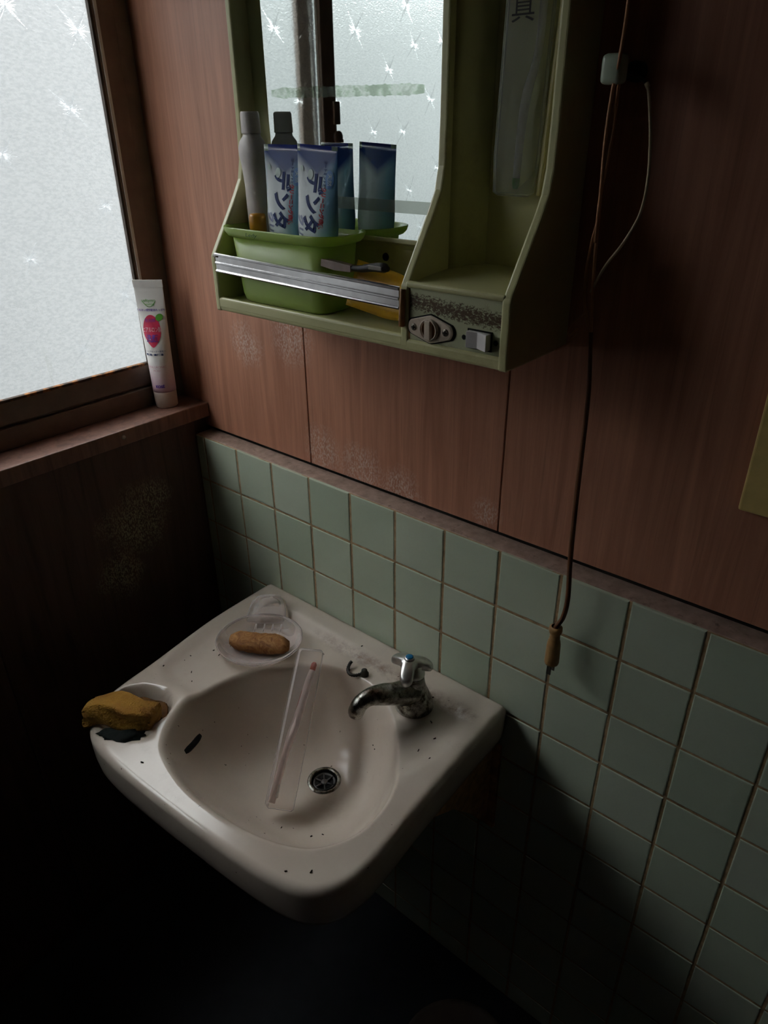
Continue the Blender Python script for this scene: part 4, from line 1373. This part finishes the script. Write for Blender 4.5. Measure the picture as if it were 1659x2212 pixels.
put('razor_handle', sweep(hp, lerp_list([(0, 0.0035), (0.4, 0.0050), (0.8, 0.0062), (1, 0.003)], len(hp)), 12, ref=Vector((0, 1, 0))), MAT['black'], rz_)
put('handle_inset', box(0.434, 0.456, -0.0945, -0.0925, 0.3935, 0.3985, 0.0008), M('grey_inset', (0.22, 0.20, 0.17), 0.5), rz_, smooth=False)

# ------------------------------------------------------------------ clear sleeve with toothbrush in the right recess
MAT['sleeve'] = thin_plastic('milky_sleeve_film', (0.84, 0.86, 0.78), 0.75, 0.14)
sl = thing('plastic_sleeve', 'long milky plastic sleeve with black brush lettering in the cabinet recess', 'sleeve', (0.582, 0.0, 0.478))


def sl_loop(z, w, d):
    cx = 0.5805 + 0.030 * (z - 0.478)
    return [Vector((cx + x, -0.0030 + y, z)) for x, y in rrect(w, d, min(d, w) * 0.95, 6)]


put('sleeve_film', loft([sl_loop(0.478, 0.020, 0.003), sl_loop(0.482, 0.0265, 0.006), sl_loop(0.52, 0.0285, 0.0085), sl_loop(0.60, 0.0285, 0.0090), sl_loop(0.70, 0.0285, 0.0085), sl_loop(0.80, 0.027, 0.005)]), MAT['sleeve'], sl)
put('ink_mark', text_mesh('真', 0.030, lambda u, v: Vector((0.583 + u, -0.0128, 0.657 + v))), MAT['black'], sl, smooth=False)
tb2 = thing('toothbrush', 'pale toothbrush with a green tip inside the milky sleeve', 'toothbrush', (0.585, 0.0, 0.486))
hp = smooth_path([(0.5835, -0.003, 0.497), (0.5850, -0.003, 0.54), (0.5890, -0.003, 0.58), (0.5985, -0.003, 0.615), (0.6010, -0.003, 0.66), (0.6010, -0.003, 0.76)], 6)
put('handle', sweep(hp, lerp_list([(0, 0.0042), (0.4, 0.0052), (0.6, 0.0042), (1, 0.0038)], len(hp)), 12), MAT['bead'], tb2)
put('tip', sweep([(0.5830, -0.003, 0.486), (0.5833, -0.003, 0.490), (0.5835, -0.003, 0.4975)], [0.0028, 0.0042, 0.0043], 12), M('green_brush_tip', (0.10, 0.30, 0.04), 0.35), tb2, label='green handle tip')
# thin yellowed handle beside it
yb = thing('comb_handle', 'thin yellowed plastic comb handle standing beside the milky sleeve', 'comb', (0.616, 0.004, 0.478))
MAT['yelhandle'] = M('yellowed_plastic', (0.48, 0.42, 0.18), 0.35)
put('handle', sweep(smooth_path([(0.6150, -0.001, 0.480), (0.6190, -0.001, 0.56), (0.6230, -0.001, 0.64), (0.6260, -0.001, 0.72)], 5), 0.0048, 10), MAT['yelhandle'], yb)
put('comb_spine', box(0.6205, 0.6305, -0.004, 0.002, 0.718, 0.80, 0.0015), MAT['yelhandle'], yb, smooth=False)

# ------------------------------------------------------------------ face wash tube on the sill
MAT['ftube'] = None
def ft_mat():
    m, nt, b = new_mat('white_face_wash_tube')
    sep = nt.nodes.new('ShaderNodeSeparateXYZ')
    nt.links.new(coords(nt), sep.inputs[0])
    c = ramp(nt, math_n(nt, 'MULTIPLY', math_n(nt, 'SUBTRACT', sep.outputs['Z'], 0.09), 8.0), [(0.0, (0.60, 0.36, 0.46)), (0.30, (0.72, 0.58, 0.60)), (0.5, (0.74, 0.71, 0.68))])
    nt.links.new(c, b.inputs['Base Color'])
    b.inputs['Roughness'].default_value = 0.3
    return m


FTX, FTY, FTZ = -0.1680, -0.0290, 0.0603
ftn = Vector((0.62, -0.785, 0)).normalized()     # printed face looks this way
fts = Vector((-ftn.y, ftn.x, 0))                 # right hand along the face
ftb = Vector((FTX, FTY, FTZ))
FTH0, FTH = 0.033, 0.243


def ft_ab(h):
    t = (h - FTH0) / (FTH - FTH0)
    a = 0.0225 + 0.0050 * sm(t, 0, 1)
    b = 0.0215 * (1 - sm(t, 0.10, 0.93)) + 0.0011
    return a, b


def ft_surf(u, h, off=0.0004):
    a, b = ft_ab(h)
    k = math.sqrt(max(0.0, 1 - min(1.0, abs(u) / a) ** 2))
    return ftb + fts * u + ftn * (b * k + off) + Vector((0, 0, h))


ft = thing('face_wash_tube', 'white face wash tube with a red heart label on the window sill', 'tube', tuple(ftb))
fsecs = []
for i in range(26):
    h = FTH0 + (FTH - FTH0) * i / 25
    a, b = ft_ab(h)
    fsecs.append([ftb + fts * (a * math.cos(k * math.pi / 20)) + ftn * (b * math.sin(k * math.pi / 20)) + Vector((0, 0, h)) for k in range(40)])
put('tube_body', loft(fsecs), ft_mat(), ft)
put('crimp', loft([[ftb + fts * (0.0278 * x) + ftn * (0.0014 * y) + Vector((0, 0, h)) for x, y in ((-1, -1), (1, -1), (1, 1), (-1, 1))] for h in (FTH - 0.012, FTH + 0.001)]), MAT['capwhite'], ft, smooth=False)
put('cap', lathe([(0.0195, 0.0), (0.0215, 0.002), (0.0222, 0.030), (0.0222, 0.0335), (0.019, 0.0345)], ftb, 36), M('cream_cap', (0.60, 0.50, 0.42), 0.4), ft)
MAT['heart'] = M('crimson_print', (0.62, 0.045, 0.10), 0.3, var=0.15, vscale=60)
MAT['pink'] = M('pink_print', (0.55, 0.25, 0.30), 0.3)
MAT['green'] = M('green_print', (0.13, 0.42, 0.06), 0.3)
MAT['violet'] = M('violet_print', (0.13, 0.06, 0.33), 0.3)
MAT['palepink'] = M('pale_pink_print', (0.85, 0.62, 0.66), 0.3)
# strawberry / heart shape
ho = []
for k in range(40):
    th = 2 * math.pi * k / 40
    rx, rz2 = 0.0172, 0.030
    x, z = rx * math.cos(th), rz2 * math.sin(th)
    if z < 0: x *= (1 - 0.45 * (abs(z) / rz2) ** 2)
    ho.append((x - 0.003, z + 0.151))
put('print_heart', disc_mesh(ho, lambda u, h: ft_surf(u, h, 0.0004)), MAT['heart'], ft)
put('print_leaf', disc_mesh([(0.0135 + 0.0070 * math.cos(a * math.pi / 8), 0.1765 + 0.0065 * math.sin(a * math.pi / 8) + 0.0016 * math.cos(a * math.pi / 8)) for a in range(16)], lambda u, h: ft_surf(u, h, 0.0007)), MAT['green'], ft)
T_ = lambda cu, ch, off=0.0008: (lambda a, b: ft_surf(cu + a, ch + b, off))
put('print_brand', text_mesh('softymo', 0.0082, T_(-0.003, 0.2070)), MAT['green'], ft, smooth=False)
put('print_brand_sub', text_mesh('washing', 0.0050, T_(-0.001, 0.2005)), MAT['green'], ft, smooth=False)
arc = smooth_path([ft_surf(-0.0145 + 0.0026 * k, 0.2050 - 0.0095 * math.sin(math.pi * k / 9), 0.0006) for k in range(10)], 3)
put('print_arc', sweep(arc, 0.0005, 5), MAT['green'], ft)
put('print_line', text_mesh('うるおい成分配合たっぷり', 0.0046, T_(-0.001, 0.1895), extra=0.0001), MAT['violet'], ft, smooth=False)
put('print_type', text_mesh('泡洗顔', 0.0070, T_(-0.005, 0.1705, 0.0010)), MAT['violet'], ft, smooth=False)
put('print_name', text_mesh('ヒアルロン酸', 0.0062, lambda a, b: ft_surf(-0.003 + a, 0.1535 + b * 1.7, 0.0010)), MAT['palepink'], ft, smooth=False)
put('print_use', text_mesh('洗顔', 0.0125, lambda a, b: ft_surf(-0.004 + a * 0.95, 0.1370 + b * 1.25, 0.0010), extra=0.0002), MAT['violet'], ft, smooth=False)
put('print_small', text_mesh('しっとりすべすべ素肌へ', 0.0038, T_(-0.002, 0.1135)), MAT['ink_blue'], ft, smooth=False)
put('print_small', text_mesh('無着色・無鉱物油', 0.0042, T_(-0.003, 0.1075), extra=0.0002), MAT['ink_blue'], ft, smooth=False)
put('print_latin', text_mesh('HYALURONIC', 0.0058, T_(-0.002, 0.0840)), MAT['pink'], ft, smooth=False)
put('print_latin', text_mesh('ACID', 0.0058, T_(-0.002, 0.0775)), MAT['pink'], ft, smooth=False)
put('print_maker', text_mesh('KOSÉ', 0.0072, T_(0.0, 0.0455), extra=0.0004), MAT['violet'], ft, smooth=False)

# ------------------------------------------------------------------ cords and cable knob on the right
MAT['cord'] = M('brown_cord_rubber', (0.16, 0.065, 0.028), 0.5, var=0.2)
MAT['copper'] = M('orange_brown_wire', (0.52, 0.25, 0.115), 0.45, var=0.2)
MAT['cream'] = M('cream_wire', (0.52, 0.42, 0.26), 0.45)
MAT['porc'] = M('pale_green_porcelain', (0.45, 0.52, 0.40), 0.2)
MAT['plugb'] = M('brown_bakelite_plug', (0.36, 0.20, 0.075), 0.4, var=0.2, vscale=80)
MAT['brass'] = M('dark_brass', (0.10, 0.09, 0.075), 0.35, 0.8)
kn = thing('cable_knob', 'pale green porcelain cable knob on the wall right of the cabinet', 'cable knob', (0.697, WOODY, 0.598))
put('knob_head', box(0.6865, 0.7085, -0.0365, -0.0170, 0.5850, 0.6110, 0.005, 3), MAT['porc'], kn)
put('knob_neck', lathe([(0.0095, 0.0), (0.0095, 0.012), (0.0060, 0.016), (0.0060, 0.053)], (0.6965, WOODY, 0.598), 20, (0, -1, 0)), MAT['black'], kn)  # black here paints in the shade on the knob body behind its head
cord = thing('power_cord', 'brown electric cord hanging in front of the wall with its plug loose', 'cord', (0.716, -0.03, -0.16))
CY = -0.031
main = smooth_path([(0.7030, -0.026, 0.78), (0.7035, -0.028, 0.65), (0.7050, CY - 0.004, 0.605), (0.7000, CY, 0.578), (0.6990, CY, 0.535), (0.7010, CY, 0.49), (0.7030, CY, 0.44), (0.7060, CY, 0.393), (0.7120, CY, 0.33), (0.7170, CY, 0.275), (0.7185, CY, 0.20), (0.7200, CY, 0.122), (0.7225, CY, 0.05), (0.7265, CY, -0.012), (0.7235, CY, -0.045), (0.7160, CY, -0.064), (0.7150, CY, -0.074)], 8)
cut = max(i for i, p in enumerate(main) if p.z > 0.34)
put('wire_pair', sweep(main[:cut + 2], 0.0018, 10), MAT['copper'], cord, label='lighter orange brown upper wire')
low = main[cut:]
put('cord_sheath', sweep(low, lerp_list([(0, 0.0019), (0.3, 0.0028), (1.0, 0.0032)], len(low)), 10, flat=1.15), MAT['cord'], cord)
put('wire_strand', sweep(smooth_path([(0.7035, -0.026, 0.585), (0.7045, -0.027, 0.55), (0.7030, -0.029, 0.515), (0.7010, -0.031, 0.48), (0.7030, -0.033, 0.44)], 6), 0.0016, 8), MAT['copper'], cord)
put('wire_strand', sweep(smooth_path([(0.7025, CY, 0.465), (0.6975, CY, 0.435), (0.6960, CY, 0.405), (0.6990, CY, 0.375), (0.7060, CY, 0.352)], 6), 0.0017, 8), MAT['copper'], cord)
put('wire_strand', sweep(smooth_path([(0.6970, CY, 0.42), (0.6960, CY + 0.002, 0.385), (0.6920, -0.015, 0.362), (0.6780, -0.002, 0.350), (0.6700, -0.004, 0.338), (0.6730, -0.006, 0.330), (0.6800, -0.002, 0.339), (0.6720, 0.0, 0.322), (0.6530, 0.002, 0.308)], 6), 0.0012, 8), MAT['copper'], cord)
plug = put('plug', lathe([(0.0065, 0.0), (0.0092, -0.0015), (0.0097, -0.007), (0.0086, -0.011), (0.0068, -0.0135), (0.0073, -0.0152), (0.0066, -0.017), (0.0075, -0.019), (0.0068, -0.021), (0.0082, -0.0235), (0.0097, -0.031), (0.0102, -0.046), (0.0106, -0.062), (0.0097, -0.0655), (0.0001, -0.066)][::-1], (0.7155, CY, -0.0645), 24, caps=False), MAT['plugb'], cord, label='brown plug with two flat pins')
for s in (-1, 1):
    bmq = bmesh.new()
    add_box(bmq, 0.7155 - 0.0034 + 0.0, 0.7155 + 0.0034, CY + s * 0.0058 - 0.0007, CY + s * 0.0058 + 0.0007, -0.0645 - 0.0830, -0.0645 - 0.064, 0.0006, 1)
    put('pin', bm_mesh(bmq), MAT['brass'], plug, smooth=False)
wht = thing('loose_wire', 'cream coloured loose wire drooping from the cable knob', 'wire', (0.73, -0.02, 0.42))
put('wire', sweep(smooth_path([(0.7290, -0.016, 0.583), (0.7350, -0.019, 0.565), (0.7420, -0.022, 0.535), (0.7460, -0.024, 0.500), (0.7440, -0.026, 0.470), (0.7320, -0.028, 0.442), (0.7180, -0.030, 0.420), (0.7085, -0.031, 0.400), (0.7040, -0.031, 0.388)], 7), 0.0016, 8), MAT['cream'], wht)
put('wire_end', sweep([(0.7270, -0.0155, 0.5855), (0.7295, -0.0162, 0.582)], 0.0023, 8), MAT['cream'], wht)
put('wire_tail', sweep(smooth_path([(0.7270, -0.0155, 0.5855), (0.715, -0.012, 0.592), (0.703, -0.012, 0.597)], 5), 0.0014, 8), MAT['black'], wht)

# switch plate at the right edge
sw = thing('wall_switch_plate', 'yellowed plastic wall switch plate at the right edge', 'switch', (0.930, WOODY, 0.24))
put('plate', box(0.8925, 0.9665, 0.0215, WOODY - 0.0004, 0.158, 0.335, 0.003, 3), M('yellowed_ivory_plate', (0.78, 0.58, 0.22), 0.4), sw, smooth=False)
put('rocker', box(0.917, 0.942, 0.0185, 0.0225, 0.225, 0.268, 0.0015), M('ivory_rocker', (0.55, 0.46, 0.26), 0.4), sw, smooth=False)

# rounded basin on the floor, only its edge in view
pb = thing('plastic_basin', 'dim brownish rounded basin on the floor at the bottom edge', 'basin', (0.70, -0.185, FLOOR_Z))
put('basin_shell', lathe([(0.072, 0.0), (0.080, 0.003), (0.106, 0.046), (0.111, 0.048), (0.111, 0.051), (0.103, 0.050), (0.078, 0.007), (0.0001, 0.006)], (0.70, -0.185, FLOOR_Z), 40), M('brown_grey_plastic', (0.17, 0.13, 0.11), 0.5), pb)
